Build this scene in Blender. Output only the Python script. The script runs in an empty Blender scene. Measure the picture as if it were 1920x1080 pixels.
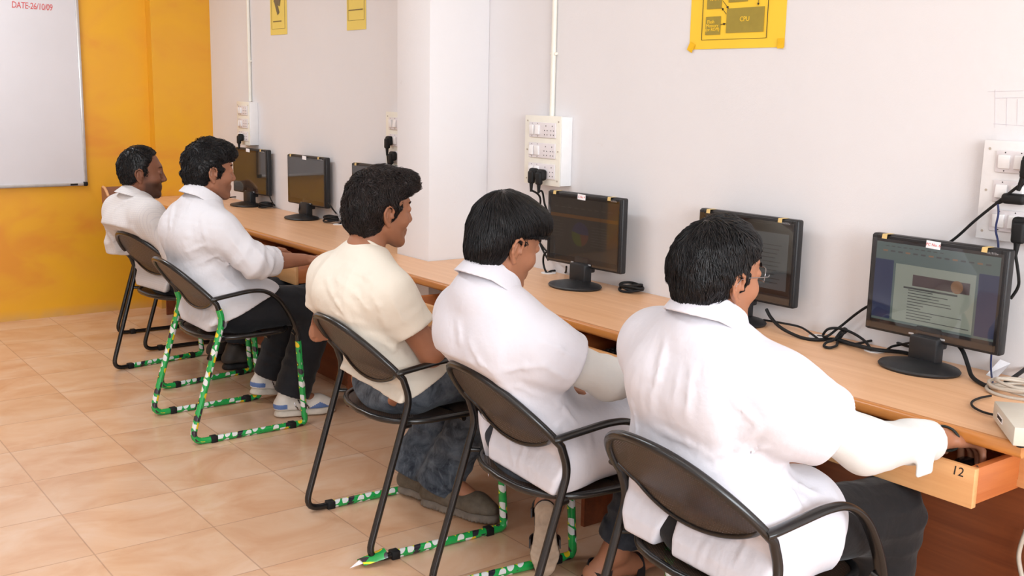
import bpy, bmesh, math, random
import numpy as np
from mathutils import Vector, Matrix

QUAL = 1.0          # voxel scale of the sculpted figures
random.seed(7)
rng = np.random.default_rng(11)
SC = bpy.context.scene
COL = SC.collection

# ------------------------------------------------------------------ camera model (metres)
FPX = 2003.7736
YAW, PIT, ROLL = 0.6458161, 0.1810961, 0.0201128
CAM = np.array([-2.799427, 0.0, 1.505243])
XF, ZD, YO = -0.5614, 0.7695, 7.22      # desk front edge, desk height, far wall
def cam_axes():
    cy, sy = math.cos(YAW), math.sin(YAW)
    f = np.array([sy*math.cos(PIT), cy*math.cos(PIT), -math.sin(PIT)])
    r = np.array([cy, -sy, 0.0]); u = np.cross(r, f)
    return (math.cos(ROLL)*r+math.sin(ROLL)*u, -math.sin(ROLL)*r+math.cos(ROLL)*u, f)
CR, CU, CF = cam_axes()
def at(u, v, **k):
    """world point where the sight line of a photo pixel meets a plane of the room"""
    d = CF+CR*(u-960)/FPX-CU*(v-540)/FPX
    a, val = list(k.items())[0]
    i = 'xyz'.index(a)
    return Vector(CAM+d*((val-CAM[i])/d[i]))
cd = bpy.data.cameras.new('camera'); cam = bpy.data.objects.new('camera', cd); COL.objects.link(cam)
cd.sensor_fit = 'HORIZONTAL'; cd.sensor_width = 36.0; cd.lens = FPX/1920*36.0
cd.clip_start = 0.05; cd.clip_end = 60
M = Matrix(((CR[0], CU[0], -CF[0], CAM[0]), (CR[1], CU[1], -CF[1], CAM[1]), (CR[2], CU[2], -CF[2], CAM[2]), (0, 0, 0, 1)))
cam.matrix_world = M
SC.camera = cam

# ------------------------------------------------------------------ materials
def lin(c):
    return tuple(((x/255)/12.92 if x/255 <= .04045 else (((x/255)+.055)/1.055)**2.4) for x in c)
class NT:
    def __init__(s, name):
        s.m = bpy.data.materials.new(name); s.m.use_nodes = True
        s.t = s.m.node_tree; s.b = s.t.nodes['Principled BSDF']; s.out = s.t.nodes['Material Output']
    def n(s, typ, **kw):
        x = s.t.nodes.new(typ)
        for k, v in kw.items(): setattr(x, k, v)
        return x
    def l(s, a, b): s.t.links.new(a, b)
    def coord(s, kind='Object', scale=(1, 1, 1), rot=(0, 0, 0)):
        tc = s.n('ShaderNodeTexCoord'); mp = s.n('ShaderNodeMapping')
        mp.inputs['Scale'].default_value = scale; mp.inputs['Rotation'].default_value = rot
        s.l(tc.outputs[kind], mp.inputs['Vector']); return mp.outputs['Vector']
    def noise(s, vec, scale=5, detail=4, rough=.55, dist=0.0):
        x = s.n('ShaderNodeTexNoise'); x.inputs['Scale'].default_value = scale
        x.inputs['Detail'].default_value = detail; x.inputs['Roughness'].default_value = rough
        x.inputs['Distortion'].default_value = dist
        s.l(vec, x.inputs['Vector']); return x.outputs['Fac']
    def ramp(s, fac, stops, interp='LINEAR'):
        x = s.n('ShaderNodeValToRGB'); cr = x.color_ramp; cr.interpolation = interp
        while len(cr.elements) < len(stops): cr.elements.new(.5)
        for e, (p, c) in zip(cr.elements, stops):
            e.position = p; e.color = (*c[:3], 1) if len(c) >= 3 else (c[0],)*3+(1,)
        s.l(fac, x.inputs['Fac']); return x.outputs['Color']
    def mix(s, fac, a, b, mode='MIX'):
        x = s.n('ShaderNodeMix', data_type='RGBA', blend_type=mode)
        for sock, v in ((x.inputs[0], fac), (x.inputs[6], a), (x.inputs[7], b)):
            if hasattr(v, 'node'): s.l(v, sock)
            elif isinstance(v, (int, float)): sock.default_value = v
            else: sock.default_value = (*v[:3], 1)
        return x.outputs[2]
    def math(s, op, a, b=None, c=None):
        x = s.n('ShaderNodeMath', operation=op)
        for i, v in enumerate((a, b, c)):
            if v is None: continue
            if hasattr(v, 'node'): s.l(v, x.inputs[i])
            else: x.inputs[i].default_value = v
        return x.outputs[0]
    def bump(s, h, strength=.2, dist=.01, normal=None):
        x = s.n('ShaderNodeBump'); x.inputs['Strength'].default_value = strength
        x.inputs['Distance'].default_value = dist; s.l(h, x.inputs['Height'])
        if normal: s.l(normal, x.inputs['Normal'])
        s.l(x.outputs['Normal'], s.b.inputs['Normal']); return x.outputs['Normal']
    def set(s, **kw):
        nm = {'color': 'Base Color', 'rough': 'Roughness', 'metal': 'Metallic', 'spec': 'Specular IOR Level',
              'coat': 'Coat Weight', 'coatr': 'Coat Roughness', 'sheen': 'Sheen Weight', 'sss': 'Subsurface Weight',
              'em': 'Emission Color', 'ems': 'Emission Strength', 'alpha': 'Alpha'}
        for k, v in kw.items():
            i = s.b.inputs[nm[k]]
            if hasattr(v, 'node'): s.l(v, i)
            elif isinstance(v, tuple): i.default_value = (*v[:3], 1)
            else: i.default_value = v
        return s
def simple(name, rgb, rough=.5, spec=.5, metal=0., var=.06, nscale=30, bump=0., bscale=200, coat=0., sheen=0.):
    t = NT(name); v = t.coord()
    c = lin(rgb); f = t.noise(v, nscale, 3)
    col = t.ramp(f, [(.3, tuple(x*(1-var) for x in c)), (.7, tuple(min(1, x*(1+var)) for x in c))])
    t.set(color=col, rough=rough, spec=spec, metal=metal, coat=coat, sheen=sheen)
    if bump: t.bump(t.noise(v, bscale, 3), bump, .002)
    return t.m
def wood(name, light, dark, along='y', rough=.35, coat=.15, sc=1.0):
    t = NT(name)
    s = {'x': (1.2, 26, 26), 'y': (26, 1.2, 26), 'z': (26, 26, 1.2)}[along]
    v = t.coord('Object', tuple(q*sc for q in s))
    a = t.noise(v, 1.0, 6, .62, .6)
    v2 = t.coord('Object', tuple(q*sc*4 for q in s)); b = t.noise(v2, 1.0, 3, .5)
    col = t.ramp(a, [(.28, lin(dark)), (.5, tuple((x+y)/2 for x, y in zip(lin(light), lin(dark)))), (.72, lin(light))])
    col = t.mix(.16, col, t.ramp(b, [(.35, lin(dark)), (.65, lin(light))]))
    t.set(color=col, rough=rough, coat=coat, coatr=.2); t.bump(b, .05, .001)
    return t.m

def wall_paint(name, rgb, stain, var=.03, bump=.25):
    t = NT(name); v = t.coord(); c = lin(rgb)
    f = t.noise(v, 1.6, 5, .6); g = t.noise(v, 9, 4, .7)
    col = t.ramp(f, [(.3, tuple(x*(1-var) for x in c)), (.7, c)])
    spots = t.ramp(g, [(.70, (0,0,0)), (.80, (1,1,1))])
    col = t.mix(t.math('MULTIPLY', spots, .35), col, lin(stain))
    t.set(color=col, rough=.55, spec=.3)
    t.bump(t.math('ADD', t.noise(v, 14, 4, .6), t.math('MULTIPLY', t.noise(v, 260, 2), .25)), bump, .004)
    return t.m
MAT = {}
MAT['wall'] = wall_paint('white_wall_paint', (232, 229, 230), (214, 196, 186))
MAT['ceiling'] = wall_paint('ceiling_paint', (240, 238, 234), (230, 225, 220))
def orange():
    t = NT('orange_wall_paint'); v = t.coord()
    f = t.noise(t.coord('Object', (1.0, 1, 1.6)), 1.7, 3, .5, .8)
    col = t.ramp(f, [(.36, lin((224, 148, 46))), (.5, lin((229, 164, 42))), (.66, lin((232, 170, 34)))])
    chips = t.ramp(t.noise(t.coord('Object', (1, 1, 2.2)), 17, 3, .6), [(.78, (0,0,0)), (.80, (1,1,1))])
    sx = t.n('ShaderNodeSeparateXYZ'); t.l(v, sx.inputs[0])
    low = t.ramp(sx.outputs['Z'], [(.02, (1,1,1)), (.30, (0,0,0))])
    col = t.mix(t.math('MULTIPLY', chips, low), col, lin((232, 205, 168)))
    dust = t.math('MULTIPLY', t.ramp(sx.outputs['Z'], [(.0, (1,1,1)), (.07, (0,0,0))]), t.noise(v, 8, 3))
    col = t.mix(t.math('MULTIPLY', dust, 1.1), col, lin((196, 158, 110)))
    t.set(color=col, rough=.38, spec=.45)
    t.bump(t.noise(v, 12, 4, .6), .18, .004)
    return t.m
MAT['orange'] = orange()
TX, TY = -1.908, 4.608
def floor_mat():
    t = NT('salmon_floor_tiles'); tc = t.n('ShaderNodeTexCoord'); sx = t.n('ShaderNodeSeparateXYZ')
    t.l(tc.outputs['Object'], sx.inputs[0])
    u = t.math('DIVIDE', t.math('SUBTRACT', sx.outputs['X'], TX), .4)
    w = t.math('DIVIDE', t.math('SUBTRACT', sx.outputs['Y'], TY), .4)
    def edge(q):
        fr = t.math('FRACT', q); return t.math('MINIMUM', fr, t.math('SUBTRACT', 1.0, fr))
    e = t.math('MINIMUM', edge(u), edge(w))
    line = t.ramp(e, [(.0035, (1,1,1)), (.0075, (0,0,0))])
    cb = t.n('ShaderNodeCombineXYZ'); t.l(t.math('FLOOR', u), cb.inputs[0]); t.l(t.math('FLOOR', w), cb.inputs[1])
    wn = t.n('ShaderNodeTexWhiteNoise', noise_dimensions='2D'); t.l(cb.outputs[0], wn.inputs['Vector'])
    # each tile has its own piece of the marbling
    off = t.n('ShaderNodeVectorMath', operation='MULTIPLY_ADD'); off.inputs[1].default_value = (7, 7, 7)
    t.l(wn.outputs['Color'], off.inputs[0]); t.l(tc.outputs['Object'], off.inputs[2])
    mp = t.n('ShaderNodeMapping'); mp.inputs['Scale'].default_value = (3.0, 4.2, 3); t.l(off.outputs[0], mp.inputs['Vector'])
    f = t.noise(mp.outputs['Vector'], 1.0, 5, .55, .7)
    col = t.ramp(f, [(.25, lin((206, 156, 118))), (.50, lin((220, 179, 146))), (.75, lin((228, 197, 171)))])
    tone = t.ramp(wn.outputs['Value'], [(0, (.93,.92,.91)), (1, (1,1,1))])
    col = t.mix(1.0, col, tone, 'MULTIPLY')
    col = t.mix(t.math('MULTIPLY', line, .45), col, lin((138, 104, 82)))
    t.set(color=col, rough=t.math('ADD', .17, t.math('MULTIPLY', t.noise(tc.outputs['Object'], 6, 3), .12)), spec=.45)
    t.bump(t.math('SUBTRACT', 1.0, line), .25, .0012)
    return t.m
MAT['floor'] = floor_mat()
MAT['desk_top'] = wood('beech_laminate', (240, 192, 150), (222, 168, 122), 'y', .38, .1)
MAT['desk_edge'] = wood('varnished_lipping', (205, 138, 70), (178, 108, 48), 'y', .3, .3)
MAT['panel'] = wood('reddish_brown_ply', (137, 74, 40), (104, 50, 27), 'y', .4, .2)
MAT['drawer_front'] = wood('pale_beech_front', (225, 172, 118), (202, 144, 90), 'y', .4, .1)
MAT['drawer_side'] = wood('orange_teak', (197, 118, 62), (165, 88, 42), 'x', .4, .1)
MAT['black_plastic'] = simple('black_plastic', (30, 30, 32), .42, .45, var=.05, bump=.15, bscale=900)
MAT['black_gloss'] = simple('black_gloss_plastic', (22, 22, 24), .22, .5)
MAT['rubber'] = simple('black_rubber', (22, 22, 23), .6, .3)
MAT['silver'] = simple('silver_plastic', (205, 205, 208), .3, .5, .3)
MAT['cream_plastic'] = simple('cream_plastic', (238, 234, 222), .35, .45, var=.02)
MAT['white_plastic'] = simple('white_plastic', (240, 238, 238), .3, .5, var=.02)
MAT['switch_white'] = simple('switch_white', (228, 222, 224), .28, .5, var=.02)
MAT['socket_hole'] = simple('socket_hole_dark', (60, 55, 55), .6)
MAT['alu'] = simple('aluminium_trim', (206, 202, 200), .35, .5, .6)
MAT['board_white'] = simple('whiteboard_enamel', (214, 210, 213), .22, .5, var=.015, nscale=4)
MAT['red_ink'] = simple('red_marker_ink', (206, 74, 70), .5)
MAT['black_ink'] = simple('black_ink', (40, 34, 30), .6)
MAT['poster'] = simple('yellow_paper', (250, 206, 62), .6, .3, var=.02, nscale=6)
MAT['poster_pale'] = simple('pale_yellow_paper', (238, 212, 112), .65, .3, var=.02, nscale=6)
MAT['olive_print'] = simple('olive_print', (158, 138, 52), .65)
MAT['grey_print'] = simple('grey_print', (128, 112, 72), .65)
MAT['tape'] = simple('masking_tape', (226, 196, 132), .5, .3)
MAT['tape_yellow'] = simple('tape_over_yellow_paper', (244, 192, 40), .3, .4)
MAT['label'] = simple('white_paper_label', (245, 243, 246), .55)
MAT['beige_metal'] = simple('beige_enamel', (205, 198, 184), .4, .45, var=.02)
MAT['grey_cable'] = simple('warm_grey_cable', (183, 172, 158), .45)
MAT['blue_cable'] = simple('dark_blue_cable', (30, 42, 86), .4)
MAT['steel_tube'] = simple('black_painted_steel', (24, 23, 23), .26, .55, 0, .15, 40)
MAT['clock_face'] = simple('clock_face_white', (226, 226, 222), .35)
def perforated(name, pitch=.008, rad=.27):
    t = NT(name); uv = t.coord('UV', (1/pitch, 1/pitch, 1))
    sx = t.n('ShaderNodeSeparateXYZ'); t.l(uv, sx.inputs[0])
    row = t.math('FLOOR', sx.outputs['Y'])
    u = t.math('ADD', sx.outputs['X'], t.math('MULTIPLY', t.math('MODULO', row, 2.0), .5))
    fu = t.math('SUBTRACT', t.math('FRACT', u), .5); fv = t.math('SUBTRACT', t.math('FRACT', sx.outputs['Y']), .5)
    d = t.math('SQRT', t.math('ADD', t.math('MULTIPLY', fu, fu), t.math('MULTIPLY', fv, fv)))
    hole = t.math('LESS_THAN', d, rad)
    t.set(color=lin((58, 46, 38)), rough=.40, spec=.5, alpha=t.math('SUBTRACT', 1.0, hole))
    t.m.blend_method = 'HASHED' if hasattr(t.m, 'blend_method') else None
    return t.m
MAT['perforated'] = perforated('perforated_black_steel', .0075, .13)
def wrapper():
    t = NT('green_crisp_packet_wrap'); tc = t.n('ShaderNodeTexCoord'); mp = t.n('ShaderNodeMapping')
    mp.inputs['Scale'].default_value = (31, 2.0, 1); t.l(tc.outputs['UV'], mp.inputs['Vector'])
    sh = t.n('ShaderNodeSeparateXYZ'); t.l(mp.outputs['Vector'], sh.inputs[0])
    cb = t.n('ShaderNodeCombineXYZ'); t.l(t.math('ADD', sh.outputs['X'], t.math('MULTIPLY', sh.outputs['Y'], .55)), cb.inputs[0]); t.l(sh.outputs['Y'], cb.inputs[1])
    vo = t.n('ShaderNodeTexVoronoi', voronoi_dimensions='2D', feature='F1'); vo.inputs['Scale'].default_value = 1.0; vo.inputs['Randomness'].default_value = .75
    t.l(cb.outputs[0], vo.inputs['Vector'])
    sc = t.n('ShaderNodeSeparateColor'); t.l(vo.outputs['Color'], sc.inputs[0])
    kinds = t.ramp(sc.outputs[0], [(0, lin((30, 158, 74))), (.24, lin((225, 226, 224))), (.50, lin((44, 42, 52))), (.72, lin((236, 200, 34))), (.88, lin((30, 158, 74)))], 'CONSTANT')
    blob = t.math('LESS_THAN', vo.outputs['Distance'], .42)
    col = t.mix(blob, lin((32, 160, 76)), kinds)
    zz = t.math('PINGPONG', t.math('MULTIPLY', sh.outputs['X'], .6), .5)
    ln = t.math('LESS_THAN', t.math('ABSOLUTE', t.math('SUBTRACT', t.math('FRACT', t.math('MULTIPLY', sh.outputs['Y'], .5)), t.math('ADD', zz, .25))), .07)
    col = t.mix(ln, col, lin((214, 222, 40)))
    t.set(color=col, rough=.25, spec=.5, coat=.3)
    t.bump(t.noise(mp.outputs['Vector'], 3, 3), .5, .002)
    return t.m
MAT['wrap'] = wrapper()
def cloth(name, rgb, rough=.8, bscale=60, bstr=.3, bdist=.012, var=.02, sheen=.1, spec=.2, weave=True, plaid=None):
    t = NT(name); v = t.coord(); c = lin(rgb)
    f = t.noise(v, 5, 4)
    col = t.ramp(f, [(.3, tuple(x*(1-var) for x in c)), (.7, c)])
    if plaid:
        w = t.n('ShaderNodeTexWave', wave_type='BANDS', bands_direction='Z'); w.inputs['Scale'].default_value = 32; w.inputs['Distortion'].default_value = .6; t.l(v, w.inputs['Vector'])
        w2 = t.n('ShaderNodeTexWave', wave_type='BANDS', bands_direction='Y'); w2.inputs['Scale'].default_value = 32; w2.inputs['Distortion'].default_value = .6; t.l(v, w2.inputs['Vector'])
        a = t.ramp(w.outputs['Fac'], [(.86, (0,0,0)), (.96, (1,1,1))]); b = t.ramp(w2.outputs['Fac'], [(.86, (0,0,0)), (.96, (1,1,1))])
        col = t.mix(t.math('MULTIPLY', t.math('MAXIMUM', a, b), .3), col, lin(plaid))
    t.set(color=col, rough=rough, spec=spec, sheen=sheen)
    h = t.noise(v, bscale, 3, .5)
    big = t.noise(t.coord('Object', (1, 1, .55)), bscale*.28, 3, .5, .5)
    h = t.math('ADD', t.math('MULTIPLY', h, .35), big)
    t.bump(h, bstr, bdist)
    return t.m
MAT['lab_coat'] = cloth('white_lab_coat_cotton', (212, 210, 217), bscale=34, bstr=.45)
MAT['shirt_white'] = cloth('white_shirt_cotton', (216, 214, 218), bscale=40, bstr=.45)
MAT['shirt_plaid'] = cloth('white_checked_shirt_cotton', (218, 213, 211), bscale=40, plaid=(178, 174, 184))
MAT['tee'] = cloth('cream_jersey', (226, 218, 204), bscale=36, bstr=.4)
MAT['sleeve'] = cloth('ivory_sleeve_cotton', (211, 210, 207), bscale=40)
MAT['trousers'] = cloth('charcoal_trousers', (35, 36, 40), bscale=40, bstr=.4)
MAT['trousers_black'] = cloth('black_trousers', (26, 24, 25), bscale=40, bstr=.4)
def denim(name, base, worn):
    t = NT(name); v = t.coord()
    f = t.noise(v, 14, 5, .65, .5); g = t.noise(t.coord('Object', (1, 1, .35)), 55, 3, .5, 1.0)
    col = t.ramp(f, [(.35, lin(base)), (.75, lin(worn))])
    col = t.mix(t.math('MULTIPLY', t.ramp(g, [(.58, (0,0,0)), (.72, (1,1,1))]), .45), col, lin(worn))
    t.set(color=col, rough=.85, spec=.15, sheen=.1); t.bump(t.math('ADD', t.noise(v, 30, 4), t.math('MULTIPLY', t.noise(v, 500, 2), .1)), .5, .006)
    return t.m
MAT['jeans'] = denim('washed_blue_jeans', (42, 48, 58), (112, 120, 130))
MAT['jeans_dark'] = denim('dark_denim', (32, 35, 42), (62, 66, 74))
def skin(name, rgb, dark):
    t = NT(name); v = t.coord(); c = lin(rgb)
    f = t.noise(v, 18, 4)
    col = t.ramp(f, [(.3, tuple(x*.88 for x in c)), (.7, c)])
    at_ = t.n('ShaderNodeAttribute', attribute_name='stubble', attribute_type='GEOMETRY')
    col = t.mix(t.math('MULTIPLY', at_.outputs['Fac'], t.math('ADD', .55, t.math('MULTIPLY', t.noise(v, 600, 2), .4))), col, lin(dark))
    lp = t.n('ShaderNodeAttribute', attribute_name='lips', attribute_type='GEOMETRY')
    col = t.mix(t.math('MULTIPLY', lp.outputs['Fac'], .5), col, lin((132, 70, 62)))
    t.set(color=col, rough=.48, spec=.35, sss=.06)
    t.b.inputs['Subsurface Radius'].default_value = (.012, .005, .003)
    t.bump(t.noise(v, 420, 3), .12, .001)
    return t.m
def hair(name, rgb):
    t = NT(name); v = t.coord(); c = lin(rgb)
    f = t.noise(v, 60, 3)
    col = t.ramp(f, [(.3, tuple(x*.5 for x in c)), (.7, tuple(x*1.2 for x in c))])
    t.set(color=col, rough=.36, spec=.30)
    t.bump(t.noise(v, 300, 3), .3, .003)
    return t.m
MAT['hair_black'] = hair('black_hair', (24, 22, 23))
MAT['hair_brown'] = hair('dark_brown_hair', (38, 30, 28))
MAT['eye'] = simple('eye_white', (225, 220, 212), .15)
MAT['iris'] = simple('dark_iris', (30, 18, 12), .1)
MAT['shoe_white'] = simple('white_trainer_leather', (224, 218, 210), .5, var=.05)
MAT['shoe_blue'] = simple('blue_trainer_panel', (96, 124, 178), .5)
MAT['sole_cream'] = simple('cream_rubber_sole', (214, 204, 190), .6, var=.08)
MAT['boot'] = simple('dusty_brown_leather', (92, 82, 70), .6, .3, var=.2, nscale=40, bump=.4, bscale=120)
MAT['boot_sole'] = simple('dusty_grey_sole', (112, 102, 92), .75, var=.2, bump=.4, bscale=90)
MAT['sandal'] = simple('black_sandal_leather', (34, 34, 37), .4, .45, bump=.2)
MAT['tread'] = simple('worn_tan_tread', (168, 146, 126), .8, .2, var=.18, nscale=25, bump=.8, bscale=60)
MAT['dark_shoe'] = simple('dark_grey_shoe', (58, 52, 48), .55, .3, var=.2)
MAT['metal_wire'] = simple('gunmetal_wire', (150, 148, 150), .25, .5, 1.0)
MAT['thread'] = simple('braided_black_thread', (28, 34, 30), .7, bump=.5, bscale=400)
MAT['copper_wire'] = simple('gold_wire', (220, 160, 60), .3, .5, .8)
def lens_glass(name, tint=.93, ior=1.5, boost=1.0):
    t = NT(name); t.t.nodes.remove(t.b)
    tr = t.n('ShaderNodeBsdfTransparent'); tr.inputs[0].default_value = (tint, tint, tint, 1)
    gl = t.n('ShaderNodeBsdfGlossy'); gl.inputs['Roughness'].default_value = .03
    fr = t.n('ShaderNodeFresnel'); fr.inputs['IOR'].default_value = ior
    mx = t.n('ShaderNodeMixShader')
    ge = t.n('ShaderNodeNewGeometry')   # only the outer face of the thin sheet mirrors
    t.l(t.math('MULTIPLY', t.math('MULTIPLY', fr.outputs[0], boost), t.math('SUBTRACT', 1.0, ge.outputs['Backfacing'])), mx.inputs[0]); t.l(tr.outputs[0], mx.inputs[1]); t.l(gl.outputs[0], mx.inputs[2])
    t.l(mx.outputs[0], t.out.inputs['Surface']); return t.m
MAT['filter_glass'] = lens_glass('anti_glare_filter_glass', .88, 2.0, 1.0)
MAT['spectacle_glass'] = lens_glass('spectacle_glass', .98)
def screen_col(name, rgb, s=.18):
    t = NT(name); c = lin(rgb); t.set(color=tuple(x*.15 for x in c), rough=.35, em=c, ems=s*4.6); return t.m

# ------------------------------------------------------------------ mesh builder
class MB:
    def __init__(s): s.bm = bmesh.new(); s.uv = s.bm.loops.layers.uv.new('UVMap'); s.mi = 0
    def mat(s, i): s.mi = i; return s
    def _fin(s, faces):
        for f in faces: f.material_index = s.mi; f.smooth = True
    def box(s, c, size, rot=None, bev=0.0, seg=2):
        r = bmesh.ops.create_cube(s.bm, size=1.0); vs = r['verts']
        m = Matrix.Translation(Vector(c)) @ (rot.to_4x4() if rot else Matrix()) @ Matrix.Diagonal((*size, 1))
        bmesh.ops.transform(s.bm, matrix=m, verts=vs)
        fs = set(f for v in vs for f in v.link_faces)
        if bev > 0:
            es = list(set(e for v in vs for e in v.link_edges))
            r = bmesh.ops.bevel(s.bm, geom=es, offset=bev, segments=seg, affect='EDGES', profile=.5)
            fs = set(r['faces']) | set(f for f in fs if f.is_valid)
        s._fin(fs); return s
    def b2(s, lo, hi, bev=0.0, seg=2):
        lo, hi = Vector(lo), Vector(hi); return s.box((lo+hi)/2, hi-lo, None, bev, seg)
    def cyl(s, a, b, r1, r2=None, n=20, cap=True):
        return s.tube([a, b], r1, n, radii=[r1, r1 if r2 is None else r2], cap=cap)
    def tube(s, pts, r, n=10, radii=None, cap=True, closed=False, flat=None):
        pts = [Vector(p) for p in pts]; N = len(pts); rings = []
        T = []
        for i in range(N):
            if closed: d = pts[(i+1) % N]-pts[i-1]
            else: d = pts[min(i+1, N-1)]-pts[max(i-1, 0)]
            T.append(d.normalized())
        up = Vector((0, 0, 1)) if abs(T[0].z) < .9 else Vector((1, 0, 0))
        x = T[0].cross(up).normalized()
        L = 0.; Ls = []
        for i in range(N):
            if i: L += (pts[i]-pts[i-1]).length
            Ls.append(L)
            x = (x-T[i]*x.dot(T[i])).normalized(); y = T[i].cross(x)
            rr = radii[i] if radii else r
            ring = []
            for k in range(n):
                a = 2*math.pi*k/n
                if flat: o = x*math.cos(a)*flat[0]+y*math.sin(a)*flat[1]
                else: o = (x*math.cos(a)+y*math.sin(a))*rr
                ring.append(s.bm.verts.new(pts[i]+o))
            rings.append(ring)
        fs = []
        rngi = range(N if closed else N-1)
        for i in rngi:
            j = (i+1) % N
            for k in range(n):
                k2 = (k+1) % n
                f = s.bm.faces.new((rings[i][k], rings[i][k2], rings[j][k2], rings[j][k]))
                us = [(Ls[i], k/n), (Ls[i], (k+1)/n), (Ls[j] if j else L, (k+1)/n), (Ls[j] if j else L, k/n)]
                for lp, q in zip(f.loops, us): lp[s.uv].uv = q
                fs.append(f)
        if cap and not closed:
            fs.append(s.bm.faces.new(rings[0][::-1])); fs.append(s.bm.faces.new(rings[-1]))
        s._fin(fs); return s
    def lathe(s, prof, c=(0, 0, 0), n=40, sx=1., sy=1., cap=True):
        c = Vector(c); rings = []
        for r, z in prof:
            rings.append([s.bm.verts.new(c+Vector((r*sx*math.cos(2*math.pi*k/n), r*sy*math.sin(2*math.pi*k/n), z))) for k in range(n)])
        fs = []
        for i in range(len(prof)-1):
            for k in range(n):
                fs.append(s.bm.faces.new((rings[i][k], rings[i][(k+1) % n], rings[i+1][(k+1) % n], rings[i+1][k])))
        if cap: fs.append(s.bm.faces.new(rings[0][::-1])); fs.append(s.bm.faces.new(rings[-1]))
        s._fin(fs); return s
    def prism(s, poly, z0, z1, axis='z'):
        def P(a, b, h): return {'z': (a, b, h), 'x': (h, a, b), 'y': (a, h, b)}[axis]
        lo = [s.bm.verts.new(P(a, b, z0)) for a, b in poly]; hi = [s.bm.verts.new(P(a, b, z1)) for a, b in poly]
        n = len(poly); fs = [s.bm.faces.new(lo[::-1]), s.bm.faces.new(hi)]
        for k in range(n): fs.append(s.bm.faces.new((lo[k], lo[(k+1) % n], hi[(k+1) % n], hi[k])))
        s._fin(fs); return s
    def quad(s, a, b, c, d):
        f = s.bm.faces.new([s.bm.verts.new(Vector(q)) for q in (a, b, c, d)])
        for lp, q in zip(f.loops, ((0, 0), (1, 0), (1, 1), (0, 1))): lp[s.uv].uv = q
        s._fin([f]); return s
    def poly(s, pts):
        s._fin([s.bm.faces.new([s.bm.verts.new(Vector(q)) for q in pts])]); return s
    def grid(s, f, nu, nv, thick=0.0):
        """surface f(u,v)->(point, uvpair); optional thickness along its normal"""
        P = [[Vector(f(i/nu, j/nv)[0]) for j in range(nv+1)] for i in range(nu+1)]
        UV = [[f(i/nu, j/nv)[1] for j in range(nv+1)] for i in range(nu+1)]
        def layer(off):
            V = []
            for i in range(nu+1):
                row = []
                for j in range(nv+1):
                    a = P[min(i+1, nu)][j]-P[max(i-1, 0)][j]; b = P[i][min(j+1, nv)]-P[i][max(j-1, 0)]
                    nn = a.cross(b); nn = nn.normalized() if nn.length > 1e-12 else Vector((0, 0, 1))
                    row.append(s.bm.verts.new(P[i][j]+nn*off))
                V.append(row)
            return V
        fs = []
        A = layer(thick/2); Bl = layer(-thick/2) if thick else None
        for V, fl in ((A, False), (Bl, True)):
            if V is None: continue
            for i in range(nu):
                for j in range(nv):
                    q = [(i, j), (i+1, j), (i+1, j+1), (i, j+1)]
                    if fl: q = q[::-1]
                    fc = s.bm.faces.new([V[a][b] for a, b in q])
                    for lp, (a, b) in zip(fc.loops, q): lp[s.uv].uv = UV[a][b]
                    fs.append(fc)
        if Bl:
            rim = [(i, 0) for i in range(nu)]+[(nu, j) for j in range(nv)]+[(i, nv) for i in range(nu, 0, -1)]+[(0, j) for j in range(nv, 0, -1)]
            for a, b in zip(rim, rim[1:]+rim[:1]):
                fs.append(s.bm.faces.new((A[b[0]][b[1]], A[a[0]][a[1]], Bl[a[0]][a[1]], Bl[b[0]][b[1]])))
        s._fin(fs); return s
    def build(s, name, mats, parent=None, sharp=40, origin=None):
        if origin is not None: bmesh.ops.translate(s.bm, verts=s.bm.verts, vec=-Vector(origin))
        bmesh.ops.recalc_face_normals(s.bm, faces=s.bm.faces)
        me = bpy.data.meshes.new(name); s.bm.to_mesh(me); s.bm.free()
        return link(name, me, mats, parent, sharp, origin if parent is None else None)
def link(name, me, mats, parent=None, sharp=40, loc=None):
    for m in (mats if isinstance(mats, (list, tuple)) else [mats]): me.materials.append(m)
    if sharp and len(me.polygons):
        me.shade_smooth(); me.set_sharp_from_angle(angle=math.radians(sharp))
    elif len(me.polygons): me.shade_flat()
    o = bpy.data.objects.new(name, me); COL.objects.link(o)
    if loc is not None: o.location = loc
    if parent: o.parent = parent
    return o
def empty(name, label, cat, loc=(0, 0, 0), rz=0., group=None):
    o = bpy.data.objects.new(name, None); COL.objects.link(o)
    o.location = loc; o.rotation_euler = (0, 0, rz); o.empty_display_size = .1
    return tag(o, label, cat, group)
def tag(o, label, cat, group=None):
    o['label'] = label; o['category'] = cat
    if group: o['group'] = group
    return o
def struct(o): o['kind'] = 'structure'; return o
def copy_tree(o, parent=None):
    c = o.copy(); COL.objects.link(c)
    if parent: c.parent = parent
    for ch in [x for x in COL.objects if x.parent == o]: copy_tree(ch, c)
    return c
def spline(pts, n=8, closed=False):
    """Catmull-Rom through the points"""
    P = [Vector(p) for p in pts]; out = []; N = len(P)
    for i in range(N if closed else N-1):
        g = (lambda k: P[k % N]) if closed else (lambda k: P[max(0, min(N-1, k))])
        a, b, c, d = g(i-1), g(i), g(i+1), g(i+2)
        for k in range(n):
            t = k/n
            out.append(.5*((2*b)+(c-a)*t+(2*a-5*b+4*c-d)*t*t+(3*b-a-3*c+d)*t**3))
    if not closed: out.append(P[-1])
    return out
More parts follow.
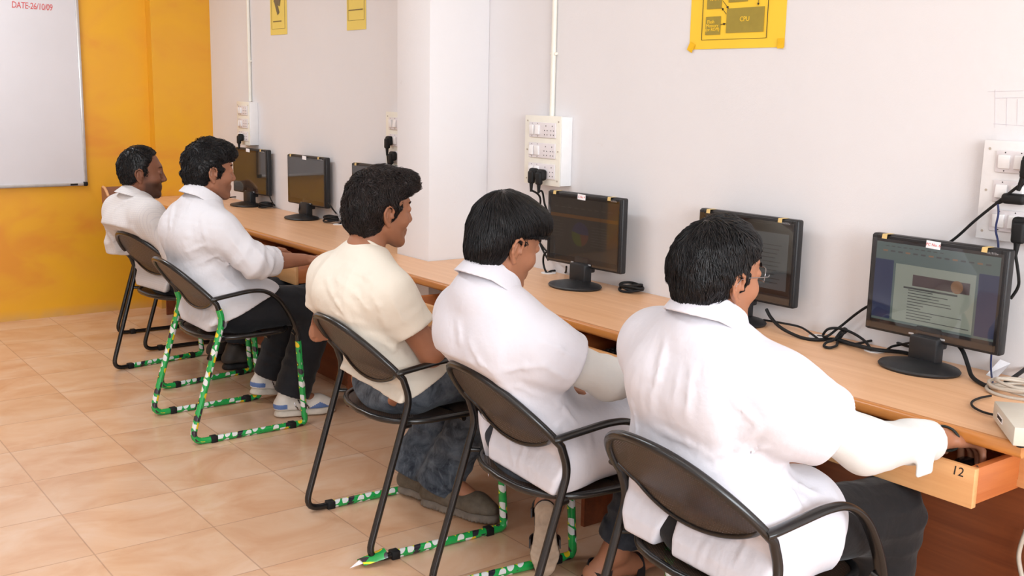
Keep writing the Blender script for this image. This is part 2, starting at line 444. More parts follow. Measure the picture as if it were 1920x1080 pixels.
def fillet(pts, r, n=6):
    """polyline with rounded corners"""
    P = [Vector(p) for p in pts]; out = [P[0]]
    rr = r if isinstance(r, (list, tuple)) else [r]*len(P)
    for i in range(1, len(P)-1):
        a, b, c = P[i-1], P[i], P[i+1]; d1 = (a-b); d2 = (c-b)
        q = min(rr[i], d1.length*.49, d2.length*.49)
        s, e = b+d1.normalized()*q, b+d2.normalized()*q
        for k in range(n+1):
            t = k/n; out.append(s*(1-t)**2+b*2*t*(1-t)+e*t*t)
    out.append(P[-1]); return out
def text_mesh(mb, body, M4, size, shear=0., extrude=.0004, space=1.0):
    """lettering as geometry: glyph outlines filled and placed by matrix M4"""
    cu = bpy.data.curves.new('lettering', 'FONT'); cu.body = body; cu.size = size; cu.shear = shear
    cu.extrude = extrude; cu.align_x = 'CENTER'; cu.align_y = 'CENTER'; cu.resolution_u = 3; cu.space_character = space
    o = bpy.data.objects.new('lettering', cu); COL.objects.link(o)
    dg = bpy.context.evaluated_depsgraph_get(); me = bpy.data.meshes.new_from_object(o.evaluated_get(dg))
    me.transform(M4)
    bpy.data.objects.remove(o); bpy.data.curves.remove(cu)
    n0 = len(mb.bm.faces); mb.bm.from_mesh(me); mb.bm.faces.ensure_lookup_table()
    for f in mb.bm.faces[n0:]: f.material_index = mb.mi
    bpy.data.meshes.remove(me)
def frame_matrix(o, x, y):
    x = Vector(x).normalized(); y = Vector(y).normalized(); z = x.cross(y)
    return Matrix(((x.x, y.x, z.x, o[0]), (x.y, y.y, z.y, o[1]), (x.z, y.z, z.z, o[2]), (0, 0, 0, 1)))
# ================================================================== the room
H = 2.95; YF = 7.26; XL = -5.6; YN = -2.6
def room():
    m = MB().b2((XL, YN, -.1), (0.1, YF+.1, 0)); struct(m.build('floor', MAT['floor']))
    m = MB().b2((0, YN, 0), (.12, YF+.1, H)); struct(m.build('wall_right', MAT['wall']))
    m = MB().b2((XL, YF, 0), (0, YF+.12, H)).b2((-.40, YF-.10, 0), (0, YF, H)); struct(m.build('wall_back', MAT['orange']))
    m = MB().b2((XL-.12, YN, 0), (XL, YF, H)); struct(m.build('wall_left', MAT['wall']))
    m = MB().b2((XL, YN-.12, 0), (0, YN, H)); struct(m.build('wall_front', MAT['wall']))
    m = MB().b2((XL, YN, H), (.1, YF, H+.1)); struct(m.build('ceiling', MAT['ceiling']))
    # pillar standing out of the desk wall, with the plaster crack at its corner
    m = MB().box((-.1545, 4.05, H/2), (.309, .27, H), None, .004); struct(m.build('wall_pillar', MAT['wall']))
    pts = [at(912+dx, v, x=-.001) for v, dx in ((0, 3), (30, -2), (60, 1), (92, -1), (120, 2), (150, 0), (178, -3), (200, 1), (236, 0), (262, -3), (290, -2), (320, -4), (345, -4))]
    m = MB().tube(pts, .0009, 5); struct(m.build('trim_1', simple('plaster_crack', (150, 135, 128), .8)))
    # pencil construction lines left on the plaster beside the near switch panel
    pl = MB()
    def ln(a, b): pl.tube([at(*a, x=-.0008), at(*b, x=-.0004)], .0004, 4)
    for a, b in (((1852, 172), (1920, 170)), ((1866, 184), (1920, 183)), ((1866, 168), (1866, 240)), ((1888, 184), (1887, 238)), ((1862, 232), (1920, 236)), ((1908, 186), (1907, 234))): ln(a, b)
    struct(pl.build('trim_2', simple('pencil_line', (206, 199, 206), .8)))
    # unseen double door added on the far wall to keep orange out of screen reflections
    t = bpy.data.objects.new('added_door_1', None); COL.objects.link(t); t.location = (-3.9, YF, 0); struct(t); o = t.location; dm = simple('grey_brown_door', (104, 94, 86), .5)
    for x0, x1 in ((-4.75, -3.915), (-3.885, -3.05)):
        lf = MB().b2((x0, YF-.04, .01), (x1, YF, 2.1), .004).build('door_leaf', dm, t, origin=o)
    MB().b2((-4.83, YF-.06, 0), (-4.75, YF, 2.18)).b2((-3.05, YF-.06, 0), (-2.97, YF, 2.18)).b2((-4.83, YF-.06, 2.1), (-2.97, YF, 2.18)).build('door_frame', dm, t, origin=o)
    MB().tube([(-3.95, YF-.07, 1.0), (-3.95, YF-.07, 1.16)], .01, 10).build('door_handle', MAT['alu'], t, origin=o)
room()

# conduit pipes above the switch boxes
def conduit(y, z0, label):
    m = MB().tube([(-.011, y, z0), (-.011, y, H)], .0105, 12)
    for z in (z0+.25, z0+.9): m.box((-.008, y, z), (.017, .034, .012), None, .003)
    tag(m.build('conduit_pipe', MAT['cream_plastic'], origin=(-.011, y, z0)), label, 'pipe', 'conduit pipes on the desk wall')
conduit(3.452, 1.412, 'white conduit pipe rising from the switch box right of the pillar')
conduit(6.494, 1.416, 'white conduit pipe rising from the far switch box near the orange wall')

# ------------------------------------------------------------------ whiteboard
def whiteboard():
    x1, z0, x0, z1 = -.826, .852, -2.65, 2.07
    t = empty('whiteboard', 'white marker board with aluminium frame on the orange wall', 'whiteboard', ((x0+x1)/2, YF, (z0+z1)/2))
    o = t.location
    MB().b2((x0, YF-.014, z0), (x1, YF, z1)).build('board', MAT['board_white'], t, origin=o)
    f = MB()
    f.b2((x1-.02, YF-.024, z0+.02), (x1, YF, z1-.02), .003).b2((x0, YF-.024, z0+.02), (x0+.02, YF, z1-.02), .003)
    f.b2((x0+.02, YF-.024, z0), (x1-.02, YF, z0+.02), .003).b2((x0+.02, YF-.024, z1-.02), (x1-.02, YF, z1), .003)
    f.build('frame', MAT['alu'], t, origin=o)
    for xx in (x0+.012, x1-.012):
        for zz in (z0+.012, z1-.012):
            MB().box((xx, YF-.014, zz), (.03, .03, .03), None, .009).build('corner_cap', MAT['rubber'], t, origin=o)['label'] = 'dark plastic corner cap'
    MB().box((x1-.085, YF-.0255, z0+.01), (.045, .003, .011)).build('maker_plate', MAT['rubber'], t, origin=o)
    m = MB(); p = at(60, 10, y=YF-.015)
    text_mesh(m, 'DATE-26/10/09', frame_matrix((p.x, p.y, p.z-.006), (1, 0, -.02), (0, 0, 1)) @ Matrix.Diagonal((1, 1.35, 1, 1)), .0405, .12, .0004, .92)
    m.build('handwriting', MAT['red_ink'], t, 0, origin=o)['label'] = 'red handwritten date'
whiteboard()

# small wooden duster shelf under the board with a round clock lying against it
def duster_shelf():
    x0, x1, z0, z1 = -.735, -.385, .735, .838
    t = empty('duster_shelf', 'small brown wooden wall shelf with pale edges under the whiteboard corner', 'shelf', ((x0+x1)/2, YF, z0))
    o = t.location; w = simple('brown_laminate', (160, 108, 84), .4); e = MAT['desk_top']
    MB().b2((x0, YF-.012, z0), (x1, YF, z1)).build('back_board', w, t, origin=o)
    MB().b2((x0, YF-.13, z0), (x1, YF-.012, z0+.015), .002).build('bottom_board', w, t, origin=o)
    for xx in (x0, x1-.015):
        pr_ = [(YF-.13, z0+.015), (YF-.012, z0+.015), (YF-.012, z1), (YF-.05, z1-.003), (YF-.09, z1-.025), (YF-.125, z0+.05)]
        sd = MB().prism(pr_, xx, xx+.015, 'x').build('end_board', w, t, 30, origin=o)
        MB().tube([(xx+.0075, a, b) for a, b in [pr_[-1], pr_[-2], pr_[-3], pr_[-4]]], .009, 8).build('pale_lipping', e, sd, origin=o)
    MB().b2((x0, YF-.135, z0), (x1, YF-.128, z0+.022), .002).build('front_lip', e, t, origin=o)
    c = empty('table_clock', 'round white clock standing in the wooden wall shelf', 'clock', (-.60, YF-.06, z0+.063))
    o = c.location
    MB().tube([(-.60, YF-.075, z0+.063), (-.60, YF-.05, z0+.063)], .048, 28).build('clock_case', MAT['clock_face'], c, origin=o)
    MB().tube([(-.60, YF-.078, z0+.063), (-.60, YF-.074, z0+.063)], .040, 28).build('dial', simple('clock_dial_grey', (170, 176, 178), .4), c, origin=o)
duster_shelf()

# ------------------------------------------------------------------ posters
def poster(name, label, y0, y1, z0, z1, mat, draw, skew=0.0):
    """sheet taped to the wall: y0 (far/left edge) .. y1 (near/right edge)"""
    cy = (y0+y1)/2
    t = empty(name, label, 'poster', (-.001, cy, z0))
    o = t.location
    def S(yy, zz, b):  # slight lift of the sheet off the wall
        return (-.0015-b, yy, zz)
    m = MB().grid(lambda u, v: (S(y0+(y1-y0)*u, z0+(z1-z0)*v+skew*u, .003*math.sin(math.pi*u)*(1-v)*.6), (u, v)), 10, 10, .0006)
    m.build('sheet', mat, t, 60, origin=o)
    draw(t, o, y0, y1, z0, z1)
def rect(m, ya, yb, za, zb, d=.0052): m.b2((-d, min(ya, yb), za), (-d+.0004, max(ya, yb), zb))
def frame_lines(m, ya, yb, za, zb, w=.0016, d=.0054):
    rect(m, ya, yb, za-w, za, d); rect(m, ya, yb, zb, zb+w, d); rect(m, ya-w, ya+w, za, zb, d); rect(m, yb-w, yb+w, za, zb, d)
def draw_cpu(t, o, y0, y1, z0, z1):
    def Y(u): return y0+(y1-y0)*(u-1293)/(1471-1293)
    def Z(v): return z0+(91-v)*.00196
    b = MB()
    blk = [((1326, 1354), (-35, 23)), ((1367, 1403), (-40, 14)), ((1411, 1435), (-40, 10)), ((1326, 1370), (-140, -60)), ((1385, 1435), (-140, -60)), ((1325, 1354), (36, 67)), ((1365, 1434), (24, 65))]
    for (ua, ub), (va, vb) in blk: rect(b, Y(ua), Y(ub), Z(vb), Z(va))
    b.build('printed_block', MAT['olive_print'], t, 0, origin=o)
    ln = MB(); frame_lines(ln, Y(1318), Y(1440), Z(75), Z(-165), .0012)
    for a, c in (((1356, 10), (1368, 24)), ((1364, 33), (1355, 22)), ((1354, 50), (1364, 49)), ((1423, 10), (1422, 22))):
        p, q = Vector((-.0054, Y(a[0]), Z(a[1]))), Vector((-.0054, Y(c[0]), Z(c[1])))
        ln.tube([p, q], .0008, 5); d = (q-p).normalized(); ln.tube([q-d*.008, q], .004, 6, radii=[.0042, .0002])
    ln.build('printed_line', MAT['black_ink'], t, 0, origin=o)
    for s, u, v, sz in (('CPU', 1399, 43, .022), ('RAM', 1340, 6, .020), ('CONTROL UNIT', 1385, 4, .0125), ('Flash', 1335, 45, .0165), ('Memory', 1338, 51.5, .0165), ('(or ROM)', 1339, 58, .0155)):
        tx = MB(); text_mesh(tx, s, frame_matrix((-.0058, Y(u), Z(v)), (0, -1, 0), (0, 0, 1)), sz); tx.build('lettering', MAT['poster'], t, 0, origin=o)
    for u, v, r in ((1298, 87, .5), (1466, 85, .0)):
        MB().box((-.0062, Y(u), Z(v)), (.0004, .026, .032), Matrix.Rotation(r, 3, 'X')).build('tape_piece', MAT['tape_yellow'], t, 0, origin=o)
poster('block_diagram_poster', 'bright yellow poster with olive block diagram marked CPU', 2.706, 2.289, 1.665, 2.21, MAT['poster'], draw_cpu)
def draw_photo(t, o, y0, y1, z0, z1):
    ln = MB(); frame_lines(ln, y0-.024, y1+.024, z0+.035, z1-.03, .0012)
    rect(ln, y0-.045, y1+.07, z0+.075, z0+.081)
    ln.build('printed_line', MAT['grey_print'], t, 0, origin=o)
    a = MB(); cy = (y0+y1)/2
    a.box((-.0055, cy, z0+.225), (.0005, .085, .10), Matrix.Rotation(.35, 3, 'X'), 0); a.box((-.0056, cy+.015, z0+.16), (.0005, .03, .09), Matrix.Rotation(-.5, 3, 'X'), 0)
    for k in range(9): a.box((-.0056, cy-.04+.03*(k % 3), z0+.33+.04*(k//3)), (.0005, .024, .034))
    a.build('printed_picture', simple('grey_halftone', (118, 106, 82), .6), t, 0, origin=o)
poster('picture_poster', 'narrow pale yellow poster with dark pictures, nearest the orange wall', 6.187, 5.956, 1.815, 2.36, MAT['poster_pale'], draw_photo)
def draw_strip(t, o, y0, y1, z0, z1):
    ln = MB(); frame_lines(ln, y0-.02, y1+.016, z0+.05, z1-.03, .0012)
    rect(ln, y0-.026, y1+.03, z0+.10, z0+.105)
    ln.build('printed_line', MAT['grey_print'], t, 0, origin=o)
    a = MB(); R = Matrix.Rotation(.62, 3, 'X')
    for k in range(9):
        q = Vector((-.0056, y0-.055, z0+.185))+R @ Vector((0, 0, .026*k)); a.box(q, (.0005, .042, .017), R)
    a.build('printed_picture', simple('grey_chip_print', (120, 112, 92), .6), t, 0, origin=o)
    b = MB(); q = Vector((-.0053, y0-.055, z0+.185))+R @ Vector((0, 0, .104)); b.box(q, (.0005, .05, .25), R)
    b.build('printed_strip', simple('grey_chip_tint', (168, 156, 108), .6), t, 0, origin=o)
poster('memory_poster', 'pale yellow poster with a slanting grey memory stick, left of the pillar', 5.222, 5.013, 1.812, 2.36, MAT['poster_pale'], draw_strip)

# ------------------------------------------------------------------ switch boxes
def switch_box(label, y0, y1, z0, z1, d, nrow=3, plate=None):
    """wall box of three switch-and-socket rows; y0 far/left side, y1 near/right side"""
    cy = (y0+y1)/2; t = empty('switch_box', label, 'switch box', (0, cy, z0), group='switch boxes on the desk wall'); o = t.location
    MB().b2((-d, y1, z0), (0, y0, z1), .003).build('box_body', MAT['white_plastic'], t, origin=o)
    MB().b2((-d-.004, y1+.004 if plate is None else y1, z0-.002), (-d, y0+.012, z1+.002), .002).build('face_plate', MAT['cream_plastic'] if plate is None else plate, t, origin=o)
    w = y0-y1; h = (z1-z0)
    x = -d-.004
    for yy in (y0-.006, y1+.018):
        for zz in (z0+.02, (z0+z1)/2, z1-.02): MB().tube([(x-.0015, yy, zz), (x, yy, zz)], .0035, 10).build('screw', MAT['grey_cable'], t, origin=o)
    for r in range(nrow):
        zc = z1-h*(.2+.3*r); hh = h*.22
        ya, yb = y0-w*.10, y1+w*.14
        mw = (ya-yb)/4
        hl = MB().b2((x-.006, yb, zc-hh/2), (x, ya, zc+hh/2), .002).mat(1)
        for k in range(2):
            yc = yb+mw*(.45+k*.95)
            for dy, dz in ((0, .28), (-.2, -.02), (.2, -.02), (-.2, -.3), (.2, -.3)):
                hl.tube([(x-.0066, yc+dy*mw, zc+dz*hh), (x-.004, yc+dy*mw, zc+dz*hh)], .0024, 8)
        for k in range(2):
            for sgn in (-1, 1):
                yc = ya-mw*(.5+k*.85); hl.tube([(x-.0068, yc, zc+sgn*hh*.42), (x-.004, yc, zc+sgn*hh*.42)], .0018, 8)
        u = hl.build('switch_row', [MAT['switch_white'], MAT['socket_hole']], t, origin=o)
        for k in range(2):
            yc = ya-mw*(.5+k*.85)
            MB().box((x-.0085, yc, zc), (.009, mw*.62, hh*.62), Matrix.Rotation(.10*(1 if (r+k) % 2 else -1), 3, 'Y'), .002).build('rocker', MAT['white_plastic'], u, origin=o)
    return t
switch_box('white switch box with two black plugs on the wall right of the pillar', 3.556, 3.33, 1.135, 1.412, .055)
switch_box('far switch box above the leftmost monitor near the orange wall', 6.585, 6.40, 1.145, 1.412, .055)
switch_box('switch box half hidden behind the pillar edge', 4.745, 4.50, 1.12, 1.395, .03)
switch_box('white switch panel at the right edge of the photo above the nearest monitor', 1.553, 1.28, 1.140, 1.402, .028, 3, MAT['white_plastic'])

def plug(name, label, p, cable, down=(0, 0, -1), size=1.0, r=.0042, mat='rubber'):
    """three-pin plug on a socket at p with its lead running through the points of cable"""
    p = Vector(p); t = empty(name, label, 'plug', p, group='plugs in the wall sockets'); o = p
    d = Vector(down).normalized()
    m = MB()
    m.box(p+Vector((-.014, 0, 0)), (.028, .046*size, .046*size), None, .011, 3)
    m.box(p+Vector((-.026, 0, -.002))+d*.012*size, (.022, .032*size, .052*size), None, .008, 3)
    m.build('plug_body', MAT[mat], t, origin=o)
    s = p+Vector((-.026, 0, 0))+d*.032*size
    MB().tube([s, s+d*.015, s+d*.042], .006, 12, radii=[.009*size, .0075, .0052]).build('strain_relief', MAT[mat], t, origin=o)
    pts = spline([s+d*.035, *cable], 8)
    MB().tube(pts, r, 8).build('power_cord', MAT[mat], t, origin=o)
    return t
W = lambda u, v, x: tuple(at(u, v, x=x))
plug('power_plug', 'left of the two black plugs in the box right of the pillar', (-.066, 3.475, 1.178), [W(1013, 372, -.06), W(1008, 420, -.05), W(1012, 455, -.045), W(1028, 488, -.05)])
plug('power_plug', 'right of the two black plugs in the box right of the pillar', (-.066, 3.425, 1.176), [W(1017, 360, -.07), W(1022, 385, -.06), W(1034, 408, -.05), W(1060, 440, -.03)])
plug('power_plug', 'black plug in the far switch box behind the curly-haired man', (-.066, 6.495, 1.19), [(-.07, 6.49, 1.08), (-.05, 6.48, .98), (-.03, 6.46, .90)])
plug('power_plug', 'upper black plug beside the pillar edge', (-.04, 4.69, 1.255), [(-.06, 4.69, 1.14), (-.05, 4.68, 1.05), (-.03, 4.66, .9)])
plug('power_plug', 'lower black plug beside the pillar edge', (-.04, 4.655, 1.18), [(-.05, 4.65, 1.08), (-.04, 4.64, 1.0), (-.03, 4.63, .88)])
plug('power_plug', 'dark plug in the top row of the panel at the right photo edge', (-.042, 1.418, 1.35), [W(1919, 342, -.07), W(1880, 372, -.06), W(1830, 412, -.05), W(1788, 449, -.045), W(1740, 480, -.04)], (0, .3, -1))
plug('power_plug', 'lowest black plug in the panel at the right photo edge', (-.042, 1.425, 1.185), [W(1903, 470, -.07), W(1910, 520, -.06), W(1908, 540, -.05), W(1895, 560, -.05)], (0, .05, -1), 1.1)
def flat_plug():
    p = at(1903, 373, x=-.05); t = empty('power_adapter', 'flat black adapter across the middle row of the right edge panel', 'plug', p, group='plugs in the wall sockets')
    MB().box(p, (.036, .064, .028), None, .010, 3).build('adapter_body', MAT['rubber'], t, origin=p)
    a = p+Vector((-.005, .03, -.006))
    MB().tube([p, a, a+Vector((-.003, .016, -.01))], .005, 10, radii=[.008, .007, .005]).build('strain_relief', MAT['rubber'], t, origin=p)
    b = a+Vector((-.003, .012, -.008))
    MB().tube(spline([b, at(1872, 400, x=-.06), at(1867, 430, x=-.058), at(1872, 466, x=-.055), at(1868, 560, x=-.05), at(1860, 650, x=-.05), at(1858, 690, x=-.052), at(1862, 722, z=ZD+.006)], 8), .0028, 8).build('power_cord', MAT['blue_cable'], t, origin=p)
flat_plug()

# ------------------------------------------------------------------ the long desk
def desk():
    t = empty('computer_desk', 'long beech computer desk running along the white wall', 'desk', (-.3, 4.1, 0)); o = t.location
    y0, y1 = 1.112, YF-.103; th = .026
    top = [(XF+.016, y0), (-.002, y0), (-.002, 3.912), (-.312, 3.912), (-.312, 4.188), (-.002, 4.188), (-.002, y1), (XF+.016, y1)]
    MB().prism(top, ZD-th, ZD).build('desktop', MAT['desk_top'], t, 30, origin=o)
    e = MB()  # rounded front lipping
    prof = [(XF+.016, ZD-th-.006), (XF+.016, ZD), (XF+.008, ZD), (XF+.002, ZD-.003), (XF, ZD-.010), (XF, ZD-.022), (XF+.003, ZD-.029), (XF+.009, ZD-th-.006)]
    a = [e.bm.verts.new((x, y0, z)) for x, z in prof]; b = [e.bm.verts.new((x, y1, z)) for x, z in prof]; n = len(prof)
    fs = [e.bm.faces.new(a), e.bm.faces.new(b[::-1])]+[e.bm.faces.new((a[k], b[k], b[(k+1) % n], a[(k+1) % n])) for k in range(n)]
    e._fin(fs); e.build('front_lipping', MAT['desk_edge'], t, 50, origin=o)
    # back panels either side of the pillar
    MB().b2((-.272, .98, 0), (-.254, 3.56, ZD-th)).build('back_panel', MAT['panel'], t, origin=o)
    MB().b2((-.272, 4.43, 0), (-.254, y1, ZD-th)).build('back_panel', MAT['panel'], t, origin=o)
    for y in (1.93, 2.69, 3.57, 4.43, 5.33, 6.15, 6.95):
        MB().b2((-.44, y-.009, 0), (-.2725, y+.009, ZD-th)).build('partition_panel', MAT['panel'], t, origin=o)
    for y in (1.155,):
        MB().b2((-.42, y-.045, .622), (-.2725, y+.045, ZD-th), .002).build('hanging_rail', MAT['drawer_front'], t, origin=o)
    for i, (u, v) in enumerate(((1030, 512), (1535, 632), (1640, 658), (635, 421), (470, 381))):
        p = at(u, v, z=ZD)
        x = min(p.x, -.045)
        g = MB().lathe([(.031, ZD+.0001), (.031, ZD+.0025), (.028, ZD+.0035), (.012, ZD+.0035)], (x, p.y, 0), 28).build('cable_grommet', MAT['white_plastic'], t, origin=o)
        MB().tube([(x+.006, p.y, ZD+.003), (x+.006, p.y, ZD+.0042)], .010, 14).build('cable_hole', MAT['socket_hole'], g, origin=o)
    return t
DESK = desk()
def drawer(label, y0, y1, xf, number=None):
    """open keyboard drawer: front board at xf, box running back under the desk top"""
    o = DESK.location; xb = min(-.285, xf+.42)
    b = MB()
    for y in (y0+.004, y1-.022): b.b2((xf+.018, y, .640), (xb, y+.018, .704), .001).b2((xf+.018, y+.002, .618), (xb, y+.016, .641))
    b.b2((xb-.016, y0+.021, .640), (xb, y1-.021, .700)).b2((xf+.018, y0+.021, .640), (xb-.016, y1-.021, .647))
    t = b.build('drawer', MAT['drawer_side'], DESK, origin=o); t['label'] = label
    MB().b2((xf, y0, .614), (xf+.018, y1, .706), .0015).build('front_board', MAT['drawer_front'], t, origin=o)
    if number:
        m = MB(); text_mesh(m, number, frame_matrix((xf-.0003, y0+.040, .690), (0, -1, 0), (0, 0, 1)), .030, .1, .0003)
        m.build('handwritten_number', MAT['black_ink'], t, 0, origin=o)
        m = MB(); text_mesh(m, '2', frame_matrix((xf+.03, y0+.013, .7045), (.7, -.7, 0), (.7, .7, 0)), .016, .1, .0003)
        m.build('handwritten_number', MAT['black_ink'], t, 0, origin=o)
    return xb
drawer('open drawer marked 12 at the near right end of the desk', 1.178, 1.912, -.622, '12')
drawer('open drawer in front of the young man with the fringe', 1.950, 2.672, -.60)
drawer('open drawer beside the man in the cream T-shirt', 2.710, 3.552, -.665)
drawer('open drawer under the curly-haired man\'s rolled sleeve', 4.455, 5.312, -.69)

def keyboard(label, x, y, z=.648, w=.44, d=.15, mat='black_plastic', grey='silver'):
    t = empty('keyboard', label, 'keyboard', (x, y, z), group='keyboards in the drawers'); o = t.location
    MB().box((x, y, z+.009), (d, w, .018), Matrix.Rotation(-.06, 3, 'Y'), .004).build('keyboard_case', MAT[grey], t, origin=o)
    m = MB()
    for r in range(6):
        for c in range(18):
            if r == 0 and 4 < c < 10: continue
            xx = x-d/2+.022+r*.0205; yy = y+w/2-.022-c*.0233
            m.box((xx, yy, z+.022+.06*(xx-x)), (.0165, .0185, .010), None, .003, 1)
        if r == 0: m.box((x-d/2+.022, y+w/2-.022-7*.0233, z+.021), (.0165, .11, .009), None, .003, 1)
    m.build('keys', MAT[mat], t, origin=o)
keyboard('silver keyboard with black keys in the drawer before the young man with the fringe', -.475, 2.36)
keyboard('grey keyboard with black keys in the drawer beside the T-shirt man', -.555, 3.25)
keyboard('dark keyboard in the drawer under the curly-haired man\'s sleeve', -.535, 4.93, grey='black_plastic')
keyboard('dark keyboard in the drawer marked 12', -.50, 1.66, grey='black_plastic')
def mouse(label, x, y, z, mat='black_gloss'):
    t = empty('computer_mouse', label, 'mouse', (x, y, z), group='computer mice'); o = t.location
    m = MB(); rows = []
    m.grid(lambda u, v: ((x-.055+.11*v, y+.031*math.cos(math.pi*u)*(.72+.28*math.sin(math.pi*min(1, max(0, v*.9+.05))))*math.sqrt(max(0, 1-(2*v-1)**4)), z+.036*math.sin(math.pi*u)**.8*math.sqrt(max(0, 1-(2*v-1)**4))*(1-.25*v)), (u, v)), 16, 16)
    m.build('mouse_shell', MAT[mat], t, 60, origin=o)
    MB().tube([(x+.028, y-.003, z+.026), (x+.028, y+.003, z+.026)], .006, 12).build('scroll_wheel', MAT['silver'], t, origin=o)
mouse('black mouse under the hand in drawer 12', -.475, 1.275, .6475)
mouse('silver grey mouse under the T-shirt man\'s hand', -.735+.13, 2.93, .6475, 'silver')

# ------------------------------------------------------------------ monitors
def monitor_parts(t, W_=.414, H_=.284, content=None, neck=.0, tapes=True, paper=None, right_tape=True):
    """local frame: +x behind, screen looks to -x; +y is the viewer's left; z up from the desk"""
    zb = .074; zc = zb+H_/2
    MB().lathe([(.001, 0), (.112, 0), (.116, .006), (.112, .011), (.075, .019), (.04, .026), (.001, .028)], (-.045, 0, 0), 48, .80, 1.0, False).build('stand_base', MAT['black_plastic'], t)
    MB().box((-.018, 0, .048), (.042, .085, .085), None, .006).box((.004, 0, .085), (.040, .080, .06), None, .006).build('stand_neck', MAT['black_plastic'], t)
    b = MB()
    b.box((.006, 0, zc), (.030, W_, H_), None, .007, 3)
    b.box((.020, 0, zc), (.026, W_*.84, H_*.80), None, .010, 3)
    b.build('monitor_case', MAT['black_plastic'], t)
    # bezel frame standing proud around the screen
    f = MB(); x0, x1 = -.0135, -.008
    bw, bt, bb = .020, .022, .036
    f.b2((x0, W_/2-bw, zb+.004), (x1, W_/2-.004, zb+H_-.004), .002).b2((x0, -W_/2+.004, zb+.004), (x1, -W_/2+bw, zb+H_-.004), .002)
    f.b2((x0, -W_/2+bw, zb+.004), (x1, W_/2-bw, zb+bb), .002).b2((x0, -W_/2+bw, zb+H_-bt), (x1, W_/2-bw, zb+H_-.004), .002)
    f.build('bezel', MAT['black_plastic'], t)
    sy, z0, z1 = W_/2-bw, zb+bb, zb+H_-bt
    s = MB(); s.b2((-.0112, -sy, z0), (-.0085, sy, z1))
    mats = [screen_col('lcd_dark', (46, 42, 40), .05)]
    if content: content(s, mats, sy, z0, z1)
    s.build('screen', mats, t, 0)
    g = MB(); zt = zb+.010
    g.b2((-.0175, -W_/2+.010, zt), (-.0155, W_/2-.010, zb+H_-.012))
    g.build('glass_filter', MAT['filter_glass'], t)
    bt_ = MB()
    for k in range(5): bt_.box((-.0145, .052-k*.024, zb+.014), (.004, .016 if k != 2 else .019, .006), None, .0015, 1)
    bt_.build('control_button', MAT['silver'], t)
    m = MB(); text_mesh(m, 'ViewSonic', frame_matrix((-.0139, 0, zb+.027), (0, -1, 0), (0, 0, 1)), .0155, 0, .0003)
    m.build('maker_lettering', MAT['silver'], t, 0)
    m = MB(); text_mesh(m, 'VA1912w', frame_matrix((-.0139, -W_/2+.045, zb+H_-.014), (0, -1, 0), (0, 0, 1)), .0085, 0, .0003)
    m.build('model_lettering', MAT['silver'], t, 0)
    if tapes:
        for y in ((W_/2-.050, -W_/2+.062) if right_tape else (W_/2-.05,)):
            tp = MB(); tp.grid(lambda u, v: (((.012, y-.008+.016*u, zb+H_+.0006) if v < .3 else (-.018+.0000*u, y-.008+.016*u+.004*v, zb+H_+.0006-.030*max(0, v-.55))), (u, v)), 2, 12, .0005)
            tp.build('tape_strip', MAT['tape'], t, 0)
    if paper is not None:
        p = MB().box((-.0188, .006, zb+H_-.012), (.0008, .043, .021), Matrix.Rotation(.04, 3, 'X')).build('paper_label', MAT['label'], t)
        if paper:
            m = MB(); text_mesh(m, paper, frame_matrix((-.0194, .006, zb+H_-.012), (0, -1, 0), (0, 0, 1)), .0115, .15, .0002); m.build('handwriting', MAT['red_ink'], p, 0)
def scr(s, mats, idx, ya, yb, za, zb, d): s.mat(idx).b2((-.0112-d, min(ya, yb), za), (-.0112-d+.0002, max(ya, yb), zb))
def content_doc(s, mats, sy, z0, z1):
    h = z1-z0; w = 2*sy
    mats += [screen_col('lcd_teal_grey', (96, 112, 108), .22), screen_col('lcd_navy', (48, 60, 92), .22), screen_col('lcd_page', (150, 156, 142), .24), screen_col('lcd_banner', (86, 70, 70), .22), screen_col('lcd_text', (84, 86, 84), .16), screen_col('lcd_tan', (150, 112, 84), .22)]
    Y = lambda q: sy-w*q; Z = lambda q: z1-h*q
    scr(s, mats, 1, Y(0), Y(1), Z(.0), Z(1), .0002) if False else s.mat(1).b2((-.0116, Y(1), Z(1)), (-.0114, Y(0), Z(0)))
    s.mat(2).b2((-.0119, Y(.16), Z(.97)), (-.0117, Y(.0), Z(.22))).mat(2).b2((-.0119, Y(1), Z(.97)), (-.0117, Y(.85), Z(.22)))
    s.mat(3).b2((-.0119, Y(.83), Z(.97)), (-.0117, Y(.18), Z(.25)))
    s.mat(4).b2((-.0122, Y(.79), Z(.50)), (-.0120, Y(.33), Z(.36)))
    s.mat(6).tube([(-.0125, Y(.69), Z(.43)), (-.0122, Y(.69), Z(.43))], .018, 20)
    r = random.Random(3)
    for k in range(11): s.mat(5).b2((-.0122, Y(.36+.4*r.random()+.05), Z(.565+.036*k)), (-.0120, Y(.30), Z(.565+.036*k-.010)))
    s.mat(5).b2((-.0122, Y(.70), Z(.545)), (-.0120, Y(.26), Z(.522)))
    for k in range(14): s.mat(6 if k % 3 == 0 else 5).b2((-.0122, Y(.06+.064*k+.04), Z(.115)), (-.0120, Y(.06+.064*k), Z(.095)))
    for k in range(10): s.mat(5).b2((-.0122, Y(.08+.05*k+.03), Z(.05)), (-.0120, Y(.08+.05*k), Z(.038)))
